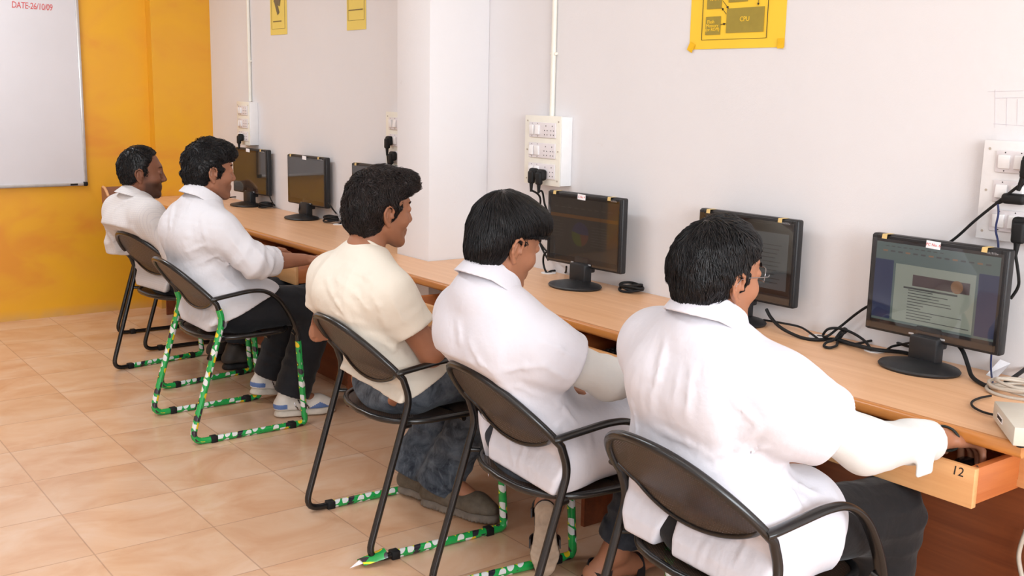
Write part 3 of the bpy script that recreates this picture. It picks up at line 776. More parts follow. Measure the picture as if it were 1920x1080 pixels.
def content_pie(s, mats, sy, z0, z1):
    h = z1-z0; w = 2*sy
    mats += [screen_col('lcd_umber', (66, 58, 52), .16), screen_col('lcd_orange_bar', (110, 74, 44), .16), screen_col('lcd_violet', (62, 56, 70), .18), screen_col('lcd_brick', (96, 62, 50), .17), screen_col('lcd_moss', (80, 80, 46), .17), screen_col('lcd_line', (86, 78, 70), .14)]
    Y = lambda q: sy-w*q; Z = lambda q: z1-h*q
    s.mat(1).b2((-.0116, Y(1), Z(1)), (-.0114, Y(0), Z(0)))
    s.mat(2).b2((-.0119, Y(1), Z(.34)), (-.0117, Y(0), Z(.28)))
    cy, cz, R = Y(.46), Z(.60), .047
    for a0, a1, mi in ((0, 170, 3), (170, 285, 5), (285, 360, 4)):
        pts = [(-.0120, cy, cz)]+[(-.0120, cy-R*math.cos(math.radians(a0+(a1-a0)*k/14)), cz+R*math.sin(math.radians(a0+(a1-a0)*k/14))) for k in range(15)]
        s.mat(mi).poly(pts)
    for k in range(8): s.mat(6).b2((-.0119, Y(.86+.01*(k % 3)), Z(.46+.045*k)), (-.0117, Y(.62), Z(.452+.045*k)))
    for k in range(9): s.mat(6).b2((-.0119, Y(.06+.1*k+.06), Z(.17)), (-.0117, Y(.06+.1*k), Z(.155)))
    for k in range(6): s.mat(6).b2((-.0119, Y(.2), Z(.42+.05*k)), (-.0117, Y(.05), Z(.412+.05*k)))
def content_grey(s, mats, sy, z0, z1):
    h = z1-z0; w = 2*sy
    mats += [screen_col('lcd_slate', (92, 96, 98), .16), screen_col('lcd_slate_text', (66, 70, 72), .12)]
    Y = lambda q: sy-w*q; Z = lambda q: z1-h*q
    s.mat(1).b2((-.0116, Y(.97), Z(.93)), (-.0114, Y(.05), Z(.12)))
    for k in range(10): s.mat(2).b2((-.0119, Y(.9-.02*(k % 4)), Z(.3+.06*k)), (-.0117, Y(.15), Z(.288+.06*k)))
def content_plain(s, mats, sy, z0, z1):
    mats += [screen_col('lcd_idle_grey', (52, 54, 52), .12)]
    s.mat(1).b2((-.0116, -sy, z0), (-.0114, sy, z1))
MONS = [('black monitor nearest the camera with paper label PC No. 6', -.106, 1.625, 0, content_doc, 'PC No. 6'),
        ('black monitor behind the bespectacled man\'s head', -.072, 2.333, 1, content_grey, None),
        ('black monitor showing a dark pie chart, before the young man with the fringe', -.112, 3.105, 3, content_pie, 'C No. 4'),
        ('black monitor mostly hidden behind the T-shirt man\'s head left of the pillar', -.070, 4.80, 4, content_grey, None),
        ('black monitor reflecting grey and yellow, second from the orange wall', -.062, 5.589, 5, content_plain, ''),
        ('black monitor nearest the orange wall, behind the curly-haired man\'s face', -.066, 6.372, 7, content_plain, '')]
for lb, x, y, yaw, ct, pap in MONS:
    t = empty('monitor', lb, 'monitor', (x, y, ZD), math.radians(yaw), 'monitors along the desk')
    monitor_parts(t, content=ct, paper=pap)

# ------------------------------------------------------------------ loose cables on the desk
def cable(name, label, pts, r=.0045, mat='rubber', n=8, cat='cable'):
    P = spline(pts, n); o = P[0].copy()
    tag(MB().tube(P, r, 8).build(name, MAT[mat], None, 60, origin=o), label, cat, 'cables lying on the desk')
D = lambda u, v, h=.006: at(u, v, z=ZD+h)
X = lambda u, v, x: at(u, v, x=x)
cable('monitor_cable', 'thick black cable sagging from the second nearest monitor to the nearest one', [X(1437, 580, -.09), X(1446, 596, -.1), D(1465, 615, .02), D(1500, 632), D(1530, 637), D(1566, 636), D(1600, 645), D(1640, 655, .012), D(1690, 660), D(1722, 668)], .0055)
cable('monitor_cable', 'thin black cable from the second monitor into the left white grommet', [X(1432, 600, -.05), D(1468, 606, .02), D(1500, 613, .015), D(1520, 625, .012), D(1535, 636, .004)], .0035)
cable('looped_cable', 'knotted black cable loops between the two nearest monitors', [X(1700, 556, -.035), X(1630, 573, -.03), X(1576, 612, -.035), D(1552, 630, .02), D(1543, 629, .012), D(1553, 617, .035), D(1575, 616, .04), D(1600, 625, .03), D(1622, 640, .02), D(1634, 657, .005)], .0042)
cable('looped_cable', 'small black cable coil lying before the knotted loops', [D(1585, 619, .03), D(1578, 630, .014), D(1571, 640), D(1568, 648), D(1556, 652), D(1545, 649), D(1550, 642, .012), D(1564, 637, .016), D(1574, 625, .025), D(1583, 616, .03), D(1587, 621, .03), D(1572, 633, .012), D(1580, 642, .007), D(1640, 656, .02), D(1700, 662), D(1725, 664)], .0042)
cable('monitor_cable', 'black cable waving behind the nearest monitor\'s base', [D(1573, 638, .012), D(1600, 645, .008), D(1628, 640, .010), D(1652, 636, .012), D(1680, 642, .02), D(1706, 650, .03), D(1728, 650, .03)], .0042)
cable('monitor_cable', 'black cable rising from the right white grommet to the nearest monitor', [D(1662, 657, .004), D(1672, 650, .02), D(1690, 646, .03), X(1716, 640, -.10), X(1735, 630, -.10)], .0038)
cable('monitor_cable', 'thick black cable curving down right of the nearest monitor\'s base', [X(1795, 645, -.08), X(1806, 660, -.09), D(1815, 685, .03), D(1822, 705, .01), D(1838, 718), D(1858, 725), D(1876, 722), D(1900, 708, .02), D(1925, 690, .03)], .0058)
def coil(name, label, c, r0, turns, r, mat, lift=.012, squash=.55, rot=0.):
    pts = []; R = random.Random(hash(name) % 97)
    for k in range(int(turns*14)):
        a = 2*math.pi*k/14; q = r0*(1+.10*math.sin(a*.37+1)+.05*R.random())
        dx, dy = q*math.cos(a)*squash, q*math.sin(a)
        pts.append(Vector(c)+Vector((dx*math.cos(rot)-dy*math.sin(rot), dx*math.sin(rot)+dy*math.cos(rot), r+lift*k/14*.55+.005*math.sin(a*1.7))))
    o = Vector(c); tag(MB().tube(spline(pts, 4), r, 8).build(name, MAT[mat], None, 60, origin=o), label, 'cable', 'cables lying on the desk')
g = at(1880, 735, z=ZD)
coil('coiled_cable', 'coiled pale grey network cable beside the beige box', (g.x+.02, g.y-.055, ZD+.001), .085, 5, .0046, 'grey_cable', .010, .62, .5)
g = at(1893, 692, z=ZD)
coil('coiled_cable', 'coiled black cable behind the grey coil at the right photo edge', (g.x-.005, g.y-.065, ZD+.001), .080, 4, .0055, 'rubber', .012, .5, .45)
coil('coiled_cable', 'bundled black cable by the far monitor near the orange wall', (-.055, 6.19, ZD+.001), .045, 4, .0055, 'rubber', .012, .7, .3)
coil('coiled_cable', 'bundled black cable beside the second monitor from the orange wall', (-.05, 5.335, ZD+.004), .05, 4, .0048, 'rubber', .014, .5, .2)
coil('coiled_cable', 'bundled black cable behind the pie-chart monitor\'s base', (-.045, 2.905, ZD+.001), .045, 4, .0052, 'rubber', .012, .6, .2)
cable('thin_cable', 'thin black cable bowing out in front of the beige box', [D(1858, 742, .005), D(1838, 746), D(1823, 753), D(1824, 762), D(1842, 772), D(1868, 779), D(1885, 783)], .003)
cable('thin_cable', 'black cable lying along the wall from the far monitor toward the orange wall', [D(411, 374, .01), D(432, 370, .01), D(452, 368, .02), D(459, 363, .035), X(462, 360, -.06)], .004)
cable('thin_cable', 'black cable hanging below the second monitor from the orange wall\'s left half', [X(563, 383, -.1), X(561, 395, -.1), D(564, 402, .008), D(575, 403, .006), D(600, 402, .006), D(622, 408)], .004)
cable('thin_cable', 'black cable from the far monitor\'s right corner to its bundle', [X(505, 366, -.06), X(509, 376, -.06), D(514, 384, .02), D(522, 386, .012)], .004)
cable('thin_cable', 'black cable from the second monitor from the orange wall\'s right edge to the white grommet', [X(616, 380, -.06), X(624, 392, -.06), D(632, 402, .04), D(641, 412, .02), D(638, 419, .006)], .0045)
cable('monitor_cable', 'black cable looping from the white grommet below the pie-chart monitor', [X(1029, 470, -.05), X(1020, 478, -.05), X(1019, 495, -.05), D(1025, 511, .004), D(1034, 508, .006), D(1050, 507, .005), D(1060, 511, .006), X(1062, 500, -.07)], .0042)
cable('monitor_cable', 'black cable behind the white collar running to the pie-chart monitor', [X(1002, 440, -.03), X(1012, 455, -.03), X(1024, 470, -.05), X(1040, 478, -.07)], .0042)
# cable hanging beside the desk end
P_ = spline([at(1924, 994, x=-.30), at(1914, 1022, x=-.30), at(1910, 1045, x=-.30), at(1914, 1072, x=-.30), at(1921, 1100, x=-.30), at(1926, 1160, x=-.30)], 8)
tag(MB().tube(P_, .006, 8).build('hanging_cable', MAT['grey_cable'], None, 60, origin=P_[0]), 'pale cable hanging before the brown desk panel at the bottom right', 'cable')

# beige equipment box resting on the coil at the right end of the desk
def beige_box():
    a = at(1867, 757, z=ZD+.045); rot = Matrix.Rotation(.55, 3, 'Z')
    ux = rot @ Vector((.0, -1, 0)); uy = rot @ Vector((1, 0, 0))
    w, d, h = .24, .17, .042
    t = empty('network_switch_box', 'beige metal equipment box at the right end of the desk', 'box', (0, 0, 0))
    A = at(1864, 752, z=ZD+.048); B = at(1930, 838, z=ZD+.048)
    e1 = (B-A); e1.z = 0; L = .21; e1.normalize(); e2 = Vector((-e1.y, e1.x, 0))
    if e2.x < 0: e2 = -e2
    c = A+e1*L/2+e2*d/2; R = Matrix((e1, e2, Vector((0, 0, 1)))).transposed()
    if R.determinant() < 0: R = Matrix((e2, e1, Vector((0, 0, 1)))).transposed(); w_, d_ = d, L
    else: w_, d_ = L, d
    t.location = (c.x, c.y, ZD)
    o = t.location
    MB().box((c.x, c.y, ZD+.007+h/2), (w_, d_, h), R, .003).build('metal_case', MAT['beige_metal'], t, origin=o)
    for s1 in (-1, 1):
        for s2 in (-1, 1):
            q = c+e1*s1*L*.4+e2*s2*d*.38; MB().tube([(q.x, q.y, ZD), (q.x, q.y, ZD+.008)], .008, 12).build('rubber_foot', MAT['rubber'], t, origin=o)
    q = A+e1*.075-e2*.0006
    m = MB().box((q.x, q.y, ZD+.007+h*.5), (.052, .0008, .014) if w_ == L else (.0008, .052, .014), R).build('barcode_label', MAT['label'], t, origin=o)
    b = MB()
    for k in range(12):
        qq = A+e1*(.053+k*.0038)-e2*.0012; b.box((qq.x, qq.y, ZD+.007+h*.5), (.0016, .0006, .008) if w_ == L else (.0006, .0016, .008), R)
    b.build('barcode', MAT['black_ink'], m, 0, origin=o)
beige_box()
pt = MB(); q = at(1862, 700, z=ZD+.01); pt.poly([q+Vector((0, .02, -.009)), q+Vector((-.02, -.02, -.008)), q+Vector((.03, -.03, .03)), q+Vector((.03, .0, .035))])
pt.build('paper_scrap', MAT['label'], None, 0, origin=q)
tag(bpy.data.objects['paper_scrap'], 'torn white paper scrap behind the nearest monitor on the desk', 'paper')
# ================================================================== chairs
def arch_z(y):
    q = min(1, abs(y)/.25); return .545+.220*(1-q**2.6)**.62
def lean(z, y): return (-.100-.2*(z-.54) if z < .59 else -.110-.86*(z-.59))-.008*(1-(y/.25)**2)
def build_chair(label, loc, rz, wraps, extra=None):
    t = empty('steel_chair', label, 'chair', loc, rz, 'tubular steel chairs')
    hw = .25
    def side(sg):
        return fillet([(.250, sg*hw, .432), (.280, sg*hw, .013), (-.250, sg*hw, .013), (-.094, sg*hw, .53), (-.1186, sg*hw, .60)], [0, .022, .062, .06, 0], 7)
    arch = []
    for k in range(33):
        a = -math.pi/2+math.pi*k/32; y = hw*math.sin(a); q = abs(math.sin(a))
        z = .60+.168*(1-q**2.4)**.7
        arch.append(Vector((lean(z, y)-.0, y, z)))
    R, L = side(-1), side(1)
    path = R[:-1]+arch+L[::-1][1:]
    MB().tube(path, .0115, 12).build('tube_frame', MAT['steel_tube'], t, 60)
    # wrapping paper round parts of the tube
    for sg, a, b in wraps:
        S0 = side(sg); S = [S0[0]]
        for p, q in zip(S0, S0[1:]):
            n = max(1, int((q-p).length/.012)); S += [p+(q-p)*(k+1)/n for k in range(n)]
        Ls = [0]
        for p, q in zip(S, S[1:]): Ls.append(Ls[-1]+(q-p).length)
        seg = [p for p, l in zip(S, Ls) if a <= l/Ls[-1] <= b]
        dense = seg
        r = random.Random(int(sg*10+a*100)+len(label))
        MB().tube(dense, .0135, 12, radii=[.0135+.0012*r.random() for _ in dense]).build('paper_wrapping', MAT['wrap'], t, 60)['label'] = 'green patterned packet paper wrapped round the tube'
    for sg in (-1, 1):
        for x in (-.150, .215):
            MB().box((x, sg*hw, .014), (.030, .033, .028), None, .003).build('rubber_clip', MAT['rubber'], t)
    for sg in (-1, 1):
        pts = spline([(-.140, sg*hw, .620), (-.120, sg*(hw+.006), .625), (-.05, sg*(hw+.008), .635), (.03, sg*(hw+.009), .644), (.095, sg*(hw+.009), .637), (.15, sg*(hw+.009), .603), (.192, sg*(hw+.007), .55), (.228, sg*(hw+.003), .485), (.250, sg*hw, .425)], 6)
        MB().tube(pts, .01, 14, flat=(.0165, .0095)).build('armrest', MAT['steel_tube'], t, 60)
    # seat ring and perforated pan
    out = []
    for k in range(40):
        a = 2*math.pi*k/40; cx, sy = math.cos(a), math.sin(a)
        e = 2/3.6
        x = .065+.185*math.copysign(abs(cx)**e, cx); y = .238*math.copysign(abs(sy)**e, sy)
        if x < .0: x -= .035*(1-(y/.238)**2)
        out.append(Vector((x, y, .438+.006*(abs(y)/.238)**2)))
    MB().tube(out, .0105, 10, closed=True).build('seat_ring', MAT['steel_tube'], t, 60)
    c = Vector((.06, 0, .434))
    def pan(u, v):
        k = u*40; i = int(k) % 40; f = k-int(k); p = out[i].lerp(out[(i+1) % 40], f)
        q = c.lerp(p, v*.99); q.z = .444-.016*(1-v*v); return q, (q.x, q.y)
    MB().grid(pan, 40, 8).build('seat_pan', MAT['perforated'], t, 60)
    m = MB()
    for sg in (-1, 1):
        m.tube([(-.118+.0, sg*hw, .44), (-.085, sg*.236, .438)], .008, 8).tube([(.24, sg*hw, .43), (.235, sg*.232, .438)], .009, 8)
    m.tube([(.12, -.236, .428), (.12, .236, .428)], .009, 8)
    m.build('seat_bracket', MAT['steel_tube'], t, 60)
    # perforated back panel with rolled lower rim
    def zl(y): return .632-.085*max(0, 1-(y/.238)**2)**.75
    def zu(y):
        q = min(1, abs(y)/hw); return max(zl(y)+.004, .60+.168*(1-q**2.4)**.7-.004)
    def back(u, v):
        y = -.238+.476*u; z = zl(y)+(zu(y)-zl(y))*v
        x = lean(z, y)-.010*(1-(y/.238)**2)*(1-v)
        return (x, y, z), (y, z*1.13)
    MB().grid(back, 40, 12).build('back_panel', MAT['perforated'], t, 60)
    rim = [Vector(back(k/40, 0)[0]) for k in range(41)]
    MB().tube(rim, .006, 8).build('panel_rim', MAT['steel_tube'], t, 60)
    if extra: extra(t)
    return t
FULL = .905
def flap(t):
    m = MB().grid(lambda u, v: ((-.190-.080*v, -.25+.026*math.cos(u*3.0)-.008+.012*v, .020+.026*math.sin(u*3.0)*(1-.5*v)-.012*v), (u*.05, v*.5)), 6, 6)
    m.build('paper_flap', MAT['wrap'], t, 60)['label'] = 'peeled end of the green paper wrapping'
    m = MB().grid(lambda u, v: ((-.268-.045*v, -.25+.030*(u-.5)*(1-v)-.006*v, .016-.010*v), (u, v)), 3, 4)
    m.build('paper_flap_back', MAT['label'], t, 60)
CX = -.97
SEATS = dict(curly=(CX-.045, 4.53, 0), beard=(-.885, 5.475, .16), tee=(CX+.012, 3.08, -.05), fringe=(CX+.028, 2.285, -.10), near=(CX, 1.575, -.06))
def seat(q): x, y, r = SEATS[q]; return (x, y, 0), r
build_chair('steel chair under the curly-haired man, legs fully wrapped in green paper', *seat('curly'), [(-1, .02, .985), (1, .02, .985)])
build_chair('steel chair under the bearded man nearest the orange wall', *seat('beard'), [(1, .05, .56), (-1, .02, .9)])
build_chair('empty black steel chair beyond the bearded man, pushed in to the desk', (CX+.32, 6.27, 0), 0, [])
build_chair('steel chair under the man in the cream T-shirt, with a peeled green flap', *seat('tee'), [(-1, .04, .555), (1, .04, .55)], flap)
build_chair('steel chair under the young man with the fringe, dusty perforated back', *seat('fringe'), [(-1, .04, .545), (1, .02, .555)])
def frayed(t):
    m = MB()
    r = random.Random(5)
    for k in range(9):
        a = r.random()*6.28; m.tube([(.248, -.25, .405), (.250+.014*math.cos(a), -.25+.014*math.sin(a), .395-.02*r.random()), (.250+.02*math.cos(a+.6), -.25+.02*math.sin(a+.6), .40)], .002, 5)
    m.build('frayed_wire', MAT['copper_wire'], t, 60)['label'] = 'gold wire twisted round the front leg'
build_chair('black steel chair nearest the camera, under the bespectacled man', *seat('near'), [], frayed)

# ================================================================== sculpting engine (signed distance fields meshed by surface nets)
def nrm(v): v = np.asarray(v, float); return v/np.linalg.norm(v)
def A3(v): return np.asarray(v, np.float32)
def smin(a, b, k):
    if k <= 0: return np.minimum(a, b)
    h = np.clip(.5+.5*(b-a)/k, 0, 1); return b*(1-h)+a*h-k*h*(1-h)
def smax(a, b, k): return -smin(-a, -b, k)
class Fld:
    def __init__(s): s.ops = []; s.post = []
    def add(s, fn, lo, hi, k=.02, op='u'): s.ops.append((fn, A3(lo), A3(hi), k, op)); return s
    def rc(s, a, b, r1, r2=None, k=.02, op='u', flat=None):
        """tapered limb; flat=(axis, f) squashes the section along an axis"""
        r2 = r1 if r2 is None else r2; a, b = A3(a), A3(b); ba = b-a; L2 = float(ba @ ba)+1e-9
        ax = A3(nrm(flat[0])) if flat else None; ff = np.float32(flat[1]) if flat else None
        def fn(P):
            pa = P-a; h = np.clip(pa @ ba/L2, 0, 1)
            q = pa-h[:, None]*ba
            if ax is not None:
                e = q @ ax; q = q+np.outer(e*(1/ff-1), ax)
                d = np.sqrt((q*q).sum(1))-(r1+(r2-r1)*h)
                return d*np.float32(min(1, ff*1.15))
            return np.sqrt((q*q).sum(1))-(r1+(r2-r1)*h)
        m = max(r1, r2); return s.add(fn, np.minimum(a, b)-m, np.maximum(a, b)+m, k, op)
    def ell(s, c, r, R=None, k=.02, op='u'):
        c, r = A3(c), A3(r); R = None if R is None else A3(R)
        def fn(P):
            q = P-c
            if R is not None: q = q @ R
            k0 = np.sqrt(((q/r)**2).sum(1)); k1 = np.sqrt(((q/(r*r))**2).sum(1))+1e-6
            return k0*(k0-1)/k1
        m = float(r.max()); return s.add(fn, c-m, c+m, k, op)
    def bx(s, c, h, R=None, rd=.0, k=.01, op='u'):
        c, h = A3(c), A3(h); R = None if R is None else A3(R)
        def fn(P):
            q = P-c
            if R is not None: q = q @ R
            q = np.abs(q)-(h-rd); return np.sqrt((np.maximum(q, 0)**2).sum(1))+np.minimum(q.max(1), 0)-rd
        m = float(np.linalg.norm(h)); return s.add(fn, c-m, c+m, k, op)
    def plane(s, p, n, k=.004):
        """keep the side the normal points away from"""
        p, n = A3(p), A3(nrm(n)); s.ops.append((lambda P: (P-p) @ n, None, None, k, 'i')); return s
    def __call__(s, P):
        d = np.full(len(P), 1.0, np.float32); mg = np.float32(.06)
        for fn, lo, hi, k, op in s.ops:
            if lo is None:
                v = fn(P); d = smax(d, v, k) if op == 'i' else smin(d, v, k); continue
            ix = np.nonzero(((P > lo-mg) & (P < hi+mg)).all(1))[0]
            if not len(ix): continue
            v = fn(P[ix])
            d[ix] = smin(d[ix], v, k) if op == 'u' else smax(d[ix], -v, k) if op == 's' else smax(d[ix], v, k)
        for f in s.post: d = f(P, d)
        return d
    def bounds(s):
        L = [o[1] for o in s.ops if o[1] is not None and o[4] == 'u']; Hh = [o[2] for o in s.ops if o[1] is not None and o[4] == 'u']
        return np.min(L, 0)-.03, np.max(Hh, 0)+.03
def surface(F, h, lo=None, hi=None):
    """sparse surface-nets mesh of field F at voxel h -> verts, quads"""
    h = h*QUAL
    l, u = F.bounds()
    lo = l if lo is None else np.maximum(l, lo); hi = u if hi is None else np.minimum(u, hi)
    B = 4; Hc = h*B
    nc = np.ceil((hi-lo)/Hc).astype(int)+1; n = nc*B
    ax = [lo[i]+Hc*(np.arange(nc[i])+.5) for i in range(3)]
    G = np.stack(np.meshgrid(*ax, indexing='ij'), -1).reshape(-1, 3).astype(np.float32)
    c = np.concatenate([F(g) for g in np.array_split(G, max(1, len(G)//400000))]).reshape(nc)
    act = np.abs(c) < Hc*1.45
    V = np.repeat(np.repeat(np.repeat(np.where(c < 0, -1., 1.).astype(np.float32), B, 0), B, 1), B, 2)
    I = np.argwhere(act); off = np.stack(np.meshgrid(*[np.arange(B)]*3, indexing='ij'), -1).reshape(-1, 3)
    for chunk in np.array_split(I, max(1, len(I)*64//600000)):
        g = (chunk[:, None, :]*B+off[None]).reshape(-1, 3)
        P = (lo+(g+.5)*h).astype(np.float32)
        V[g[:, 0], g[:, 1], g[:, 2]] = F(P)
    S = V < 0
    cnt = np.zeros(tuple(n-1), np.uint8); sh = [(i, j, k) for i in (0, 1) for j in (0, 1) for k in (0, 1)]
    for i, j, k in sh: cnt += S[i:n[0]-1+i, j:n[1]-1+j, k:n[2]-1+k]
    mix = (cnt > 0) & (cnt < 8)
    C = np.argwhere(mix)
    if not len(C): return np.zeros((0, 3)), np.zeros((0, 4), int)
    idm = np.full(mix.shape, -1, np.int32); idm[mix] = np.arange(len(C))
    acc = np.zeros((len(C), 3)); num = np.zeros(len(C))
    for a in sh:
        for d in range(3):
            if a[d]: continue
            b = list(a); b[d] = 1
            va = V[C[:, 0]+a[0], C[:, 1]+a[1], C[:, 2]+a[2]]; vb = V[C[:, 0]+b[0], C[:, 1]+b[1], C[:, 2]+b[2]]
            x = (va < 0) != (vb < 0); t = np.where(x, va/np.where(va == vb, 1, va-vb), 0)
            p = np.array(a, float)[None]+np.outer(t, np.eye(3)[d])
            acc[x] += p[x]; num += x
    verts = lo+(C+acc/num[:, None]+.5)*h
    quads = []
    for d in range(3):
        e1, e2 = (d+1) % 3, (d+2) % 3
        sl0 = [slice(1, -1)]*3; sl0[d] = slice(0, n[d]-1); sl1 = list(sl0); sl1[d] = slice(1, n[d])
        x = S[tuple(sl0)] != S[tuple(sl1)]
        E = np.argwhere(x); sgn = S[tuple(sl0)][x]
        off0 = np.ones(3, int); off0[d] = 0; E = E+off0
        q = []
        for o1, o2 in ((0, 0), (-1, 0), (-1, -1), (0, -1)):
            t = E.copy(); t[:, e1] += o1; t[:, e2] += o2
            t = np.minimum(np.maximum(t, 0), np.array(mix.shape)-1)
            q.append(idm[t[:, 0], t[:, 1], t[:, 2]])
        q = np.stack(q, 1); q = np.where(sgn[:, None], q, q[:, ::-1]); quads.append(q)
    quads = np.concatenate(quads); quads = quads[(quads >= 0).all(1)]
    # one gentle relaxation of the stair-steps
    for _ in range(2):
        a = np.zeros_like(verts); m = np.zeros(len(verts))
        for i, j in ((0, 1), (1, 2), (2, 3), (3, 0)):
            np.add.at(a, quads[:, i], verts[quads[:, j]]); np.add.at(a, quads[:, j], verts[quads[:, i]])
            np.add.at(m, quads[:, i], 1); np.add.at(m, quads[:, j], 1)
        verts = verts*.55+.45*a/np.maximum(m, 1)[:, None]
    return verts, quads
def np_mesh(name, verts, faces, mats, parent, mat_idx=None, attrs=None, origin=(0, 0, 0)):
    verts = np.asarray(verts)-np.asarray(origin, float)
    me = bpy.data.meshes.new(name); k = faces.shape[1]
    me.vertices.add(len(verts)); me.vertices.foreach_set('co', verts.astype(np.float32).ravel())
    me.loops.add(faces.size); me.loops.foreach_set('vertex_index', faces.astype(np.int32).ravel())
    me.polygons.add(len(faces)); me.polygons.foreach_set('loop_start', np.arange(0, faces.size, k, dtype=np.int32))
    me.update(calc_edges=True)
    for m in (mats if isinstance(mats, (list, tuple)) else [mats]): me.materials.append(m)
    if mat_idx is not None: me.polygons.foreach_set('material_index', mat_idx.astype(np.int32))
    for an, av in (attrs or {}).items():
        a = me.attributes.new(an, 'FLOAT', 'POINT'); a.data.foreach_set('value', av.astype(np.float32))
    me.shade_smooth()
    me.validate()
    o = bpy.data.objects.new(name, me); COL.objects.link(o); o.parent = parent
    return o
# cheap smooth noise for folds
_ph = rng.uniform(0, 6.28, (3, 24)); _dr = rng.normal(size=(24, 3)); _dr /= np.linalg.norm(_dr, axis=1)[:, None]
def waves(P, freq, seed=0, n=7):
    out = np.zeros(len(P), np.float32)
    for i in range(n):
        j = (i+seed*5) % 24; out += np.sin(P @ (_dr[j]*freq*(.7+.09*i)).astype(np.float32)+_ph[seed % 3, j]).astype(np.float32)
    return out/n**.5/1.4
def folds(dirs, freq, amp, seed, centre=None, rad=.2):
    """long soft creases running along 'dirs': noise stretched in that direction"""
    d = A3(nrm(dirs)); c = None if centre is None else A3(centre)
    def post(P, D):
        m = np.abs(D) < .05
        if not m.any(): return D
        Q = P[m]; al = Q @ d; Q2 = Q-np.outer(al*.82, d)
        Q2 = Q2+.012*np.stack([waves(Q, 17, seed+1), waves(Q, 19, seed+2), waves(Q, 15, seed+3)], 1)
        w = waves(Q2.astype(np.float32), freq, seed); w = 1-2*np.sqrt(np.abs(w)*.5+.01)      # ridged
        g = amp*w
        if c is not None: g = g*np.exp(-((P[m]-c)**2).sum(1)/(rad*rad))
        D = D.copy(); D[m] -= g.astype(np.float32); return D
    return post

def sight_hit(F, u, v, t0=1.0, t1=7.5):
    """where the sight line of a photo pixel first meets the surface of field F"""
    d = CF+CR*(u-960)/FPX-CU*(v-540)/FPX
    t = np.arange(t0, t1, .004); P = (CAM+t[:, None]*d).astype(np.float32); f = F(P); i = np.nonzero(f < 0)[0]
    return P[i[0]] if len(i) else None
def creases(F, lines, amp=.007, w=.011):
    """soft cloth folds along lines read off the photograph, laid on the garment's surface"""
    segs = []
    for ln in lines:
        a_ = ln[0] if isinstance(ln[0], (int, float)) else 1.0
        pts = [sight_hit(F, *q) for q in (ln[1:] if isinstance(ln[0], (int, float)) else ln)]
        pts = [p for p in pts if p is not None]
        n = len(pts)
        for k, (p, q) in enumerate(zip(pts, pts[1:])): segs.append((p, q, a_, (k == 0), (k == n-2)))
    def post(P, D):
        m = np.nonzero(np.abs(D) < .05)[0]
        if not len(m): return D
        Q = P[m]; g = np.zeros(len(Q), np.float32)
        for p, q, a_, st, en in segs:
            lo, hi = np.minimum(p, q)-.06, np.maximum(p, q)+.06; ix = np.nonzero(((Q > lo) & (Q < hi)).all(1))[0]
            if not len(ix): continue
            ba = q-p; L2 = float(ba @ ba)+1e-9; h = (Q[ix]-p) @ ba/L2; hc = np.clip(h, 0, 1)
            e = Q[ix]-p-hc[:, None]*ba; r2 = (e*e).sum(1)
            prof = np.exp(-r2/(w*w))-.55*np.exp(-r2/(w*w*5.5))
            fade = np.ones(len(ix))
            if st: fade = fade*np.clip(.25+h*1.6, 0, 1)
            if en: fade = fade*np.clip(.25+(1-h)*1.6, 0, 1)
            v = amp*a_*prof*fade; g[ix] = np.where(np.abs(v) > np.abs(g[ix]), v, g[ix])
        D = D.copy(); D[m] -= g; return D
    F.post.append(post)
